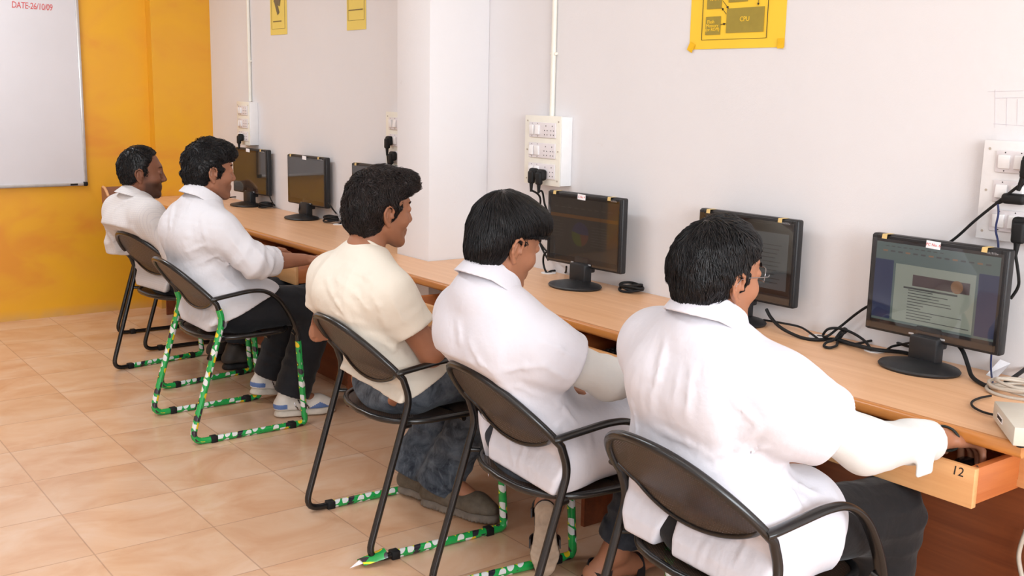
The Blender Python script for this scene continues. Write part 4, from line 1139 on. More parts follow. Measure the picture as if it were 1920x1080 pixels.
# ================================================================== people
def local(F, sub, o, R, s=1.0, k=.015, pad=(.16, .13, .20)):
    """add a locally modelled field (head, hand) to a figure; R has the local axes as columns"""
    o = A3(o); R = A3(R); rad = float(np.linalg.norm(pad))*s
    F.add(lambda P: sub(((P-o) @ R)/np.float32(s))*np.float32(s), o-rad, o+rad, k); return F
def rotm(yaw, pitch, roll=0.):
    return np.array(Matrix.Rotation(math.radians(yaw), 3, 'Z') @ Matrix.Rotation(math.radians(pitch), 3, 'Y') @ Matrix.Rotation(math.radians(roll), 3, 'X'))
def head_field(jaw=1.0, nose=1.0):
    F = Fld()
    F.ell((-.006, 0, .043), (.090, .074, .086), k=.0)
    F.ell((.036, 0, -.012), (.053, .059, .088), k=.03)
    for s in (-1, 1):
        F.rc((.0, s*.050, -.042), (.068, s*.020, -.090*jaw), .021, .016, k=.03)
        F.ell((.062, s*.036, -.018), (.026, .024, .026), k=.02)
    F.ell((.074, 0, -.092*jaw), (.017, .020, .016), k=.02)
    F.rc((.080, -.026, .040), (.080, .026, .040), .0125, k=.02)
    for s in (-1, 1): F.ell((.100, s*.031, .019), (.018, .016, .013), k=.014, op='s')
    F.rc((.089, 0, .026), (.109*nose, 0, -.018), .0075, .0105, k=.012)
    for s in (-1, 1):
        F.ell((.099*nose, s*.012, -.023), (.011, .008, .008), k=.008)
        F.ell((.083, s*.031, .0185), (.0125, .0165, .0125), k=.004)            # lids
        F.ell((.097, s*.031, .0165), (.009, .0125, .0030), k=.003, op='s')     # eye opening
    F.ell((.078, 0, -.052), (.016, .028, .022), k=.014)
    F.rc((.0905, -.014, -.0525), (.0905, .014, -.0525), .0046, k=.008)
    F.rc((.0890, -.012, -.0640), (.0890, .012, -.0640), .0054, k=.008)
    F.rc((.0975, -.020, -.0585), (.0975, .020, -.0585), .0022, k=.003, op='s')
    for s in (-1, 1):
        yb = lambda x: s*(.0745+.010*max(0, -x)/.02+.003)
        F.ell((-.010, s*.074, -.001), (.018, .0065, .030), rotm(-s*14, -8), k=.008)
        hel = [(.010, -.001, .077), (.013, .014, .080), (.008, .027, .084), (-.004, .033, .087), (-.018, .025, .090), (-.024, .009, .091), (-.019, -.009, .088), (-.008, -.022, .083), (.001, -.031, .079)]
        for a, b in zip(hel, hel[1:]): F.rc((a[0]-.004, s*a[2], a[1]), (b[0]-.004, s*b[2], b[1]), .0042, .0042, k=.004)
        F.ell((-.002, s*.079, -.031), (.0075, .005, .008), k=.006)
        F.ell((-.004, s*.089, -.003), (.0095, .008, .0135), k=.004, op='s')
        F.ell((-.010, s*.091, .018), (.008, .006, .008), k=.004, op='s')
        F.rc((-.013, s*.084, .016), (-.014, s*.084, -.010), .0030, k=.004)
        F.ell((.009, s*.079, -.004), (.005, .005, .006), k=.004)
    return F
HEAD = head_field()
def hand_field(curl, thumb=None, spread=.08):
    F = Fld()
    F.bx((.047, .0, 0), (.045, .037, .0125), rd=.012, k=.0)
    F.rc((-.03, 0, 0), (.02, 0, 0), .023, .024, k=.02, flat=((0, 0, 1), .75))
    F.ell((.035, .022, -.008), (.030, .018, .013), k=.012)
    for i, (y, ln) in enumerate(((.029, .070), (.010, .079), (-.010, .073), (-.028, .058))):
        c = curl[i] if isinstance(curl[0], (tuple, list)) else curl
        p = np.array([.088-.004*abs(i-1), y, .0]); ang = c[0]; sp = (1.2-i)*spread
        F.ell(p+(0, 0, .003), (.012, .0105, .0105), k=.008)
        for j, (fr, r0, r1) in enumerate(((.45, .0096, .0085), (.30, .0085, .0078), (.25, .0078, .0066))):
            d = np.array([math.cos(ang)*math.cos(sp), math.sin(sp), -math.sin(ang)])
            q = p+d*ln*fr; F.rc(p, q, r0, r1, k=.0035); p = q
            if j < 2: ang += c[j+1]
    T = thumb or [(.016, .026, -.006), (.045, .052, -.018), (.070, .060, -.028), (.092, .058, -.034)]
    for (a, b, r0, r1) in zip(T, T[1:], (.0155, .0115, .0100), (.0120, .0100, .0078)): F.rc(a, b, r0, r1, k=.007)
    return F
def hframe(d, n, side):
    """columns: finger direction, thumb side, back of the hand"""
    d = nrm(d); n = np.asarray(n, float); n = nrm(n-d*(n @ d)); t = np.cross(n, d)*side
    return np.stack([d, t, n], 1)
def torso(F, s, off=0., k=.05, wide=1.0, depth=1.0):
    P, W, C, N, SR, SL = (np.asarray(s[q], float) for q in ('P', 'W', 'C', 'N', 'SR', 'SL'))
    lat = nrm(SL-SR)
    F.rc(P, W, .118+off, .106*depth+off, k=0); F.rc(W, C, .106*depth+off, .112*depth+off, k=k); F.rc(C, N-(0, 0, .03), .108*depth+off, .062+off, k=k)
    for q, S in ((-1, SR), (1, SL)):
        F.rc(P+lat*q*.085*wide, W+lat*q*.055*wide, .110+off, .094*depth+off, k=k)
        F.rc(W+lat*q*.055*wide, C+lat*q*.075*wide, .094*depth+off, .106*depth+off, k=k)
        F.rc(C+lat*q*.075*wide, S-lat*q*.040-(0, 0, .012), .102*depth+off, .060+off, k=k)
        F.rc(N+lat*q*.03-(0, 0, .025), S-lat*q*.012-(0, 0, .004), .050+off, .054+off, k=k)
    return F
def limb_fn(pts, rad, cut=None, hollow=0., wr=None, kk=.03):
    """chain of tapered segments, optionally cut open at a plane, with ring wrinkles wr=(centre,spread,amp,freq,axis)"""
    pts = [A3(p) for p in pts]
    def cap(P):
        d = None
        for a, b, r1, r2 in zip(pts, pts[1:], rad, rad[1:]):
            pa = P-a; ba = b-a; h = np.clip(pa @ ba/float(ba @ ba), 0, 1); q = pa-h[:, None]*ba
            e = np.sqrt((q*q).sum(1))-(r1+(r2-r1)*h); d = e if d is None else smin(d, e, kk)
        return d
    cp = None if cut is None else (A3(cut[0]), A3(nrm(cut[1])))
    def fn(P):
        d = cap(P)
        if wr:
            for c, sp, amp, fq, ax in wr:
                q = P-A3(c); g = np.exp(-(q*q).sum(1)/(sp*sp)); al = q @ A3(nrm(ax))
                ph = al*fq+3.2*waves(P, 15, 2)+1.8*waves(P, 33, 1)
                d = d-(amp*g*(1-2*np.abs(np.sin(ph*.5)))).astype(np.float32)
        if cp:
            pl = (P-cp[0]) @ cp[1]; e = smax(d, pl, .003)
            if hollow: e = np.maximum(e, -np.maximum(cap(P)+hollow, -pl-.045))
            d = e
        return d
    P_ = np.array(pts); m = max(rad)+.02
    return fn, P_.min(0)-m, P_.max(0)+m
def collar(F, c, axis, fwd, r=.060, hgt=.042, flare=.50, gap=.022, k=.004, up=True):
    c = A3(c); a = A3(nrm(axis)); f = np.asarray(fwd, float); f = A3(nrm(f-np.asarray(a)*(f @ np.asarray(a)))); l = np.cross(a, f).astype(np.float32)
    def fn(P):
        q = P-c; h = q @ a; x = q @ f; y = q @ l
        rr = np.sqrt((x*.93)**2+y*y)
        drop = .016*np.clip(x/.06, -1, 1)                       # collar dips toward the front
        h = h+drop
        r0 = r+.006+np.maximum(hgt-h, 0)*flare
        leaf = np.maximum(np.abs(rr-r0)*.9-.0034, np.abs(h-hgt*.36)-hgt*.62)
        band = np.maximum(np.abs(rr-r)-.0036, np.abs(h-hgt*.5)-hgt*.48)
        d = np.minimum(leaf, band)
        return np.maximum(d, np.minimum(x*.0-(np.abs(y)-gap), x) if gap else d)
    return F.add(fn, np.asarray(c)-.12, np.asarray(c)+.12, k)

def make_hair(name, st, o, R, s, parent, origin, h, mat):
    F = Fld()
    for c, r in st['shell']: F.ell(c, r, k=.025)
    zs, xs = st['front']
    def post(P, D):
        ay = np.abs(P[:, 1]); lim = np.interp(P[:, 2], zs, xs).astype(np.float32)
        lim = lim-np.where(P[:, 2] > .05, .0, 0)-np.clip(ay-.045, 0, .05)*st.get('temple', .35)*(P[:, 2] > .03)
        D = smax(D, (P[:, 0]-lim)*.75, .008)
        D = smax(D, (st['nape']+st.get('slope', .25)*(P[:, 0]+.09)-P[:, 2])*.9, .010)
        tuft = st.get('rough', .0035)
        w = waves(P*A3((1, 1, .55)), st.get('rf', 95), 1)+.6*waves(P, st.get('rf', 95)*1.9, 2)
        return D-(tuft*w).astype(np.float32)
    F.post.append(post)
    e = st.get('ear', (.024, .03, .036)); ez = st.get('earz', 0.)
    for q in (-1, 1): F.ell((-.006, q*.092, ez), e, k=.006, op='s')
    v, f = surface(F, h/s)
    # strands lying along the flow of the hair
    c0, r0 = np.array(st['shell'][0][0]), np.array(st['shell'][0][1]); crown = np.array(st.get('crown', (-.055, .012, .125)))
    n = int(st['n']); fc = v[f].mean(1)
    gen = np.random.default_rng(len(name)+n)
    p = fc[gen.integers(0, len(fc), n)]
    keep = p[:, 2] > st['nape']-.004; p = p[keep]; n = len(p)
    ln = st['len']*(.6+.8*gen.random(n)); K = 7
    lock = np.stack([waves(p.astype(np.float32)*A3((1, 1, .6)), st.get('lf', 120), i) for i in range(3)], 1)
    sway = gen.normal(size=(n, 3))*st.get('messy', .25)*.45+lock*st.get('messy', .25)*1.1
    up_ = st.get('lift', .0012)*(.3+1.5*gen.random(n))+st.get('bulk', .0025)*np.clip(waves(p.astype(np.float32), st.get('lf', 120)*.8, 2)+.3, 0, 1.5)
    pts = [p]; cur = p.copy()
    swp = np.array(st.get('sweep', (0, 0, 0)))
    def fgrad(P):
        P = P.astype(np.float32); e = np.float32(.004); g = np.stack([F(P+e*np.eye(3, dtype=np.float32)[i])-F(P-e*np.eye(3, dtype=np.float32)[i]) for i in range(3)], 1)
        return g/(np.linalg.norm(g, axis=1)[:, None]+1e-6)
    nrms = [fgrad(cur)]
    for i in range(1, K):
        nn = nrms[-1]
        d = cur-crown; d /= np.linalg.norm(d, axis=1)[:, None]+1e-6
        d = d+np.array([0, 0, -st.get('fall', .45)])+sway+swp*np.clip((cur[:, 2]-.03)/.06, 0, 1)[:, None]
        d = d+st.get('curl', 0)*np.stack([np.sin(i*1.1+p[:, 1]*90), np.cos(i*1.2+p[:, 0]*80), np.sin(i*.9+p[:, 2]*85)], 1)
        d -= nn*(d*nn).sum(1)[:, None]; d /= np.linalg.norm(d, axis=1)[:, None]+1e-6
        nxt = cur+d*(ln/(K-1))[:, None]
        off = F(nxt.astype(np.float32)); tgt = up_*(.15+1.3*i/K)
        nxt = nxt-nn*np.clip(off-tgt, -.004, .004)[:, None]*(.85 if i < K-2 else .25)
        cur = nxt; pts.append(cur.copy()); nrms.append(fgrad(cur))
    C = np.stack(pts, 1); NN = np.stack(nrms, 1)             # n,K,3
    ce = np.array([-.006, .092, ez]); bad = (((np.stack([C[:, :, 0], np.abs(C[:, :, 1]), C[:, :, 2]], 2)-ce)/np.array(e))**2).sum(2).min(1) < .9
    C = C[~bad]; NN = NN[~bad]; n = len(C)
    if 'fringe' in st:                                       # strands stop above the eyes
        fx, fz = st['fringe']; zf = np.interp(C[:, :, 0], fx, fz); sq = gen.uniform(.05, .5, n)[:, None]
        C[:, :, 2] = np.where(C[:, :, 2] < zf, zf-(zf-C[:, :, 2])*sq, C[:, :, 2])
    rad = st.get('r', .0011)*(.7+.6*gen.random(n))
    prof = np.array([.7, 1, 1, .95, .85, .6, .08])
    T = np.gradient(C, axis=1); T /= np.linalg.norm(T, axis=2)[:, :, None]+1e-9
    nn = NN
    B = np.cross(T, nn); B /= np.linalg.norm(B, axis=2)[:, :, None]+1e-9
    rings = []
    for a in range(3):
        t = 2*math.pi*a/3; rings.append(C+(B*math.cos(t)*1.5+nn*math.sin(t))*(rad[:, None]*prof[None])[:, :, None])
    Vs = np.stack(rings, 2).reshape(-1, 3)                   # n,K,3sides
    idx = (np.arange(n)[:, None, None]*K+np.arange(K-1)[None, :, None])*3
    q = []
    for a in range(3):
        b = (a+1) % 3; q.append(np.stack([idx+a, idx+b, idx+3+b, idx+3+a], -1).reshape(-1, 4))
    Fs = np.concatenate(q)
    allv = np.concatenate([v, Vs]); allf = np.concatenate([f, Fs+len(v)])
    if st.get('brow', True):
        bv = []; bf = []
        for q_ in (-1, 1):
            for k in range(26):
                u = k/25; a = np.array([.0935-.016*u**2, q_*(.013+.034*u), .0365+.007*math.sin(u*2.6)]); b = a+np.array([.002, q_*.007, .0025-.003*u])
                m = len(allv)+len(bv); w = np.array([0, 0, .0016]); bv += [a-w, a+w, b+w*.4, b-w*.4]; bf.append([m, m+1, m+2, m+3])
        allv = np.concatenate([allv, np.array(bv)]); allf = np.concatenate([allf, np.array(bf)])
    wv = np.asarray(o)+(allv*s) @ np.asarray(R).T
    return np_mesh('hair', wv, allf, mat, parent, origin=origin)

def press(F, ch, gap=.010):
    """the cloth is pressed flat where the back leans on the chair's back panel (ch = chair x, y, turn)"""
    cx, cy, rz = ch; c, n = math.cos(rz), math.sin(rz)
    zs = (.40, .50, .555, .59, .765, .80, .90); xs = np.array((-.150, -.140, -.112, -.118, -.268, -.31, -.6))+gap
    def post(P, D):
        lim = np.interp(P[:, 2], zs, xs).astype(np.float32); lx = (P[:, 0]-cx)*c+(P[:, 1]-cy)*n
        ly = np.abs(-(P[:, 0]-cx)*n+(P[:, 1]-cy)*c); lim = lim-np.clip((ly-.222)/.02, 0, 1)*np.clip((P[:, 2]-.615)/.03, 0, 1)*.3
        return smax(D, ((lim-lx)*.85).astype(np.float32), .012)
    F.post.append(post)

class Person:
    def __init__(s, label, sk, skin_m, h, head, hs=1.0, ch=None):
        s.ch = ch
        s.sk = {k: np.array(v, float) for k, v in sk.items()}; s.h = h; s.hs = hs
        s.base = Vector((sk['P'][0], sk['P'][1], 0)); s.skin = skin_m
        s.root = empty('person', label, 'person', s.base, group='men seated at the computers')
        s.yaw, s.pitch, s.roll = head; s.R = rotm(*head)
        s.fwd = s.R[:, 0]
    def mesh(s, name, F, h, mat, label=None, attrs=None, sel=None):
        v, f = surface(F, h)
        mi = None
        if sel is not None: mi = sel(v[f].mean(1))
        o = np_mesh(name, v, f, mat, s.root, mi, attrs(v) if attrs else None, s.base)
        if label: o['label'] = label
        return o
    def body(s, hands, stubble=.0, legs=True, feet=None, neck_r=.054, jaw=1.0):
        k = s.sk; F = Fld()
        torso(F, k, -.012, wide=.95)
        Hc = k['H']; nb = Hc+s.R @ np.array([-.022, 0, -.035])*s.hs
        F.rc(nb, k['N']-(0, 0, .01), neck_r, neck_r*1.12, k=.02); F.rc(k['N'], k['N']-(0, 0, .05), neck_r*1.1, .085, k=.03)
        local(F, HEAD, Hc, s.R, s.hs, k=.012)
        for q in 'RL':
            S, E, Wr = k['S'+q], k['E'+q], k['W'+q]
            F.rc(S, E, .050, .041, k=.03); F.rc(E, E+(Wr-E)*.35, .041, .042, k=.015); F.rc(E+(Wr-E)*.35, Wr, .042, .0265, k=.02)
            if q in hands:
                d, n, cv, th = hands[q]
                side = (1 if q == 'L' else -1)
                # thumb sits toward the body's midline when the palm faces down
                local(F, hand_field(cv, th), Wr+nrm(d)*.012, hframe(d, n, -side), 1.0, k=.010, pad=(.19, .10, .10))
        if legs:
            for q in 'RL':
                F.rc(k['H'+q], k['K'+q], .078, .052, k=.03); F.rc(k['K'+q], k['A'+q], .052, .036, k=.02)
                t = k['T'+q]; A = k['A'+q]; heel = A+nrm(A-t)*.045*np.array([1, 1, 0])-(0, 0, .035)
                if feet == 'bare':
                    if 'Q'+q in k: heel = k['Q'+q]
                    d = nrm(t-heel); F.rc(A, heel, .034, .030, k=.02); F.rc(heel, heel+(t-heel)*.7, .030, .034, k=.02, flat=(np.cross(d, (np.cross((0, 0, 1), d)+1e-6)), .8)); F.rc(A, heel+(t-heel)*.62, .034, .026, k=.03)
                    latv = nrm(np.cross((0, 0, 1), d)+np.array([0, 1e-6, 0]))
                    for i in range(5):
                        b = heel+(t-heel)*.72+latv*(i-2)*.014; F.rc(b, b+(t-heel)*(.30-.035*i), .010, .0085, k=.004)
                else: F.rc(A, t, .034, .03, k=.02)
        press(F, s.ch, .026)
        R = s.R; o = Hc; hs = s.hs
        def attrs(v):
            q = ((v-o) @ R)/hs
            a = np.abs(q[:, 1]); st = np.clip((-q[:, 2]-.018)/.022, 0, 1)*np.clip((q[:, 0]-.004)/.02, 0, 1)*np.clip((.118+q[:, 2])/.012, 0, 1)
            mo = np.exp(-((q[:, 0]-.094)/.014)**2-((q[:, 2]+.043)/.007)**2-(a/.026)**2)
            side = np.exp(-((q[:, 0]-.018)/.013)**2-((q[:, 2]+.008)/.022)**2)*(a > .045)
            stub = np.clip(np.maximum(np.maximum(st, mo), side*.8), 0, 1)*stubble*(np.linalg.norm(q, axis=1) < .16)
            lip = np.exp(-((q[:, 0]-.092)/.012)**2-((q[:, 2]+.0585)/.0085)**2-(a/.022)**2)
            return {'stubble': stub, 'lips': lip}
        b = s.mesh('body', F, s.h, s.skin, attrs=attrs)
        for q in (-1, 1):
            c = o+R @ np.array([.0815, q*.031, .0175])*hs
            m = MB(); m.lathe([(.0118*math.sin(t), -.0118*math.cos(t)) for t in np.linspace(.01, math.pi-.01, 12)], (0, 0, 0), 16, cap=False)
            m.mat(1).lathe([(.0002, .0122), (.0055, .0112), (.0056, .0100), (.0002, .0100)], (0, 0, 0), 16, cap=False)
            e = m.build('eye', [MAT['eye'], MAT['iris']], s.root, 60)
            e.matrix_local = Matrix.Translation(Vector(c)-s.base) @ Matrix(np.stack([R[:, 1], R[:, 2], R[:, 0]], 1)).to_4x4()
        return b
    def collar(s, mat, *a, **kw):
        F = Fld(); collar(F, *a, **kw); o = s.mesh('collar', F, .0030 if s.h < .0045 else .0036, mat); return o
    def hair(s, st, mat): return make_hair('hair', st, s.sk['H'], s.R, s.hs, s.root, s.base, s.h*.85, mat)
    def trousers(s, mat, name='trousers', r=(.092, .072, .066), cuff=None, h=None, cut=.04, label=None, fold=True, roll=0.):
        k = s.sk; F = Fld(); P = k['P']
        F.rc(P, k['W']-(0, 0, .05), .125, .112, k=0)
        for q in 'RL':
            F.rc(P+(k['H'+q]-P)*.8, k['H'+q], .118, .102, k=.04)
            Hq, K, A = k['H'+q], k['K'+q], k['A'+q]
            d = nrm(A-K); end = A-d*cut
            wr = [(K, .10, .007, 105, d), (A-d*.12, .10, .008, 95, d)] if fold else None
            fn, lo, hi = limb_fn([Hq, K, A+d*.05], [r[0], r[1], r[2]], (end, d), .011, wr, .045)
            F.add(fn, lo, hi, .035)
            if roll:
                fn, lo, hi = limb_fn([end-d*roll*1.0, end+d*.03], [r[2]+.008, r[2]+.010], (end+d*.001, d), .012, None, .01)
                c0 = end-d*roll
                fn2 = (lambda f, c, dd: lambda Q: np.maximum(f(Q), -((Q-A3(c)) @ A3(dd))))(fn, c0, d)
                F.add(fn2, lo, hi, .004)
        F.plane(k['W']+(0, 0, .0), (0, 0, 1), .01)
        F.post.append(folds((1, .2, -.3), 60, .004, 2, k['HR'], .22))
        F.post.append(folds((0, .3, -1), 70, .0045, 1, (k['KR']+k['KL'])/2, .3))
        press(F, s.ch, .018)
        return s.mesh(name, F, h or s.h*1.3, mat, label)

def sweep_foot(heel, toe, R0=None):
    d = nrm(np.array(toe)-heel); up = np.array([0, 0, 1.]); up = nrm(up-d*(up @ d)); l = np.cross(up, d); return d, l, up
def shoe(per, heel, toe, mats, h, sole=.022, hgt=.075, kind='trainer', up=None, w=.046, name='shoe', label=None):
    """shoe on the sole line heel->toe (points on the sole underside)"""
    heel, toe = np.array(heel, float), np.array(toe, float); L = np.linalg.norm(toe-heel); d = (toe-heel)/L
    u = np.array(up if up is not None else (0, 0, 1.), float); u = nrm(u-d*(u @ d)); l = np.cross(u, d)
    Rm = np.stack([d, l, u], 1); F = Fld()
    pts = lambda x, y, z: heel+Rm @ np.array([x*L, y, z])
    G = Fld()
    G.rc((.13*L, 0, sole+.020), (.40*L, 0, sole+.020), w*.80, w*.82, k=0); G.rc((.40*L, 0, sole+.014), (.72*L, .003, sole+.012), w*.84, w*1.0, k=.02); G.rc((.72*L, .003, sole+.010), (.86*L, .0, sole+.006), w*.98, w*.78, k=.02)
    G.rc((.15*L, 0, sole+.03), (.22*L, 0, sole+hgt), w*.80, w*.78, k=.02); G.rc((.40*L, 0, sole+.02), (.26*L, 0, sole+hgt-.005), w*.78, w*.72, k=.03)
    G.rc((.24*L, 0, sole+hgt-.02), (.25*L, 0, sole+hgt+.08), w*.62, w*.62, k=.004, op='s')
    G.plane((0, 0, sole+.004), (0, 0, -1), .002)
    if kind == 'boot':
        for i in range(4): G.rc((.50*L-.03*i, -w*.6, sole+.052+.010*i), (.50*L-.03*i, w*.6, sole+.052+.010*i), .0042, k=.003)
        def seam(P, D):
            r = np.sqrt(((P[:, 0]-.70*L)/(.20*L))**2+(P[:, 1]/(w*.72))**2); m = np.exp(-((r-1)/.06)**2)*(P[:, 2] > sole+.02); return D+(.0016*m).astype(np.float32)
        G.post.append(seam)
    else:
        for i in range(4): G.rc((.56*L-.035*i, -w*.5, sole+.050+.007*i), (.52*L-.035*i, w*.5, sole+.052+.007*i), .0032, k=.003)
        G.ell((.46*L, 0, sole+.075), (.045, .022, .012), k=.01)
    So = Fld()
    So.rc((.14*L, 0, .0), (.40*L, 0, .0), w*.86, w*.84, k=0); So.rc((.40*L, 0, 0), (.74*L, .003, 0), w*.86, w*1.04, k=.02); So.rc((.74*L, .003, 0), (.87*L, 0, .0), w*1.02, w*.84, k=.02)
    So.plane((0, 0, 0), (0, 0, -1), .006); So.plane((0, 0, sole+.006), (0, 0, 1), .003)
    if kind == 'boot': So.post.append(lambda P, D: D+(.0022*(np.sin(P[:, 0]*420) > .2)*(P[:, 2] < sole*.7)).astype(np.float32))
    for nm, fld, m, pr_ in ((name, G, mats[0], None), ('sole', So, mats[-1], 1)):
        v, f = surface(fld, h)
        mi = None
        if nm == name and kind == 'trainer':
            c = v[f].mean(1); x, y, z = c[:, 0]/L, np.abs(c[:, 1]), c[:, 2]-sole
            mi = np.zeros(len(f), int)
            mi[(z < .034) & (z > .012) & (x < .19)] = 1
            mi[(x > .52) & (x < .93) & (z < .034-.03*np.abs(x-.72)/.2)] = 1
            q = (x*L+z*.55); mi[(x > .3) & (x < .55) & (z < .055) & (np.mod(q, .026) < .007) & (y > .02)] = 2
        wv = heel+v @ Rm.T
        ob = np_mesh(nm, wv, f, mats[:-1] if nm == name else mats[-1], per.root if pr_ is None else keep, mi, None, per.base)
        if pr_ is None: keep = ob
        if label and pr_ is None: ob['label'] = label
    return keep
# ------------------------------------------------------------------ the five men
SK_WARM = skin('tan_skin', (163, 110, 82), (60, 46, 40))
SK_MID = skin('brown_skin', (160, 108, 82), (52, 40, 36))
SK_DEEP = skin('deep_brown_skin', (132, 86, 64), (34, 27, 25))
RELAX = ((.35, .45, .35), (.40, .5, .4), (.45, .5, .4), (.5, .55, .4))
GRIP = ((.55, .7, .5), (.55, .75, .5), (.6, .75, .5), (.65, .8, .5))
FIST = ((1.2, 1.3, .9), (1.25, 1.35, .9), (1.3, 1.35, .9), (1.3, 1.4, .9))
def arm_sleeve(F, k, q, r, cutdist=None, hollow=.008, wr=.006, k_=.035, upto=None, thick=(1, 1, 1), freq=120):
    """sleeve from the shoulder; cutdist = distance beyond (+) or before (-) the elbow where it ends"""
    S, E, Wr = k['S'+q], k['E'+q], k['W'+q]; d1, d2 = nrm(E-S), nrm(Wr-E)
    if cutdist <= 0: end, ax = E+d1*cutdist, d1
    else: end, ax = E+d2*cutdist, d2
    fn, lo, hi = limb_fn([S, E, Wr+d2*.02], [r[0], r[1], r[2]], (end, ax), hollow, [(E, .10, wr, freq, nrm(d1+d2)), (end-ax*.05, .07, wr*.8, freq*1.2, ax)], .04)
    F.add(fn, lo, hi, k_); return end, ax
def shirt_skirt(F, k, hem_back, hem_front, off=.02, spread=.12, k_=.05, front=.20):
    P, W = k['P'], k['W']
    for q in (-1, 1):
        F.rc(W+(0, q*.06, 0), P+(-.015, q*.095, -.01), .10+off, spread+off, k=k_)
        F.rc(P+(-.015, q*.095, -.01), P+(front, q*.115, .005), spread+off-.004, .098+off, k=k_)
    F.rc(P+(-.02, -.08, -.03), P+(-.02, .08, -.03), spread+off, k=k_)
    a, b = np.array(hem_back, float), np.array(hem_front, float); d = b-a; n = np.array([d[2], 0, -d[0]]); F.plane(a, n if n[2] < 0 else -n, .003)

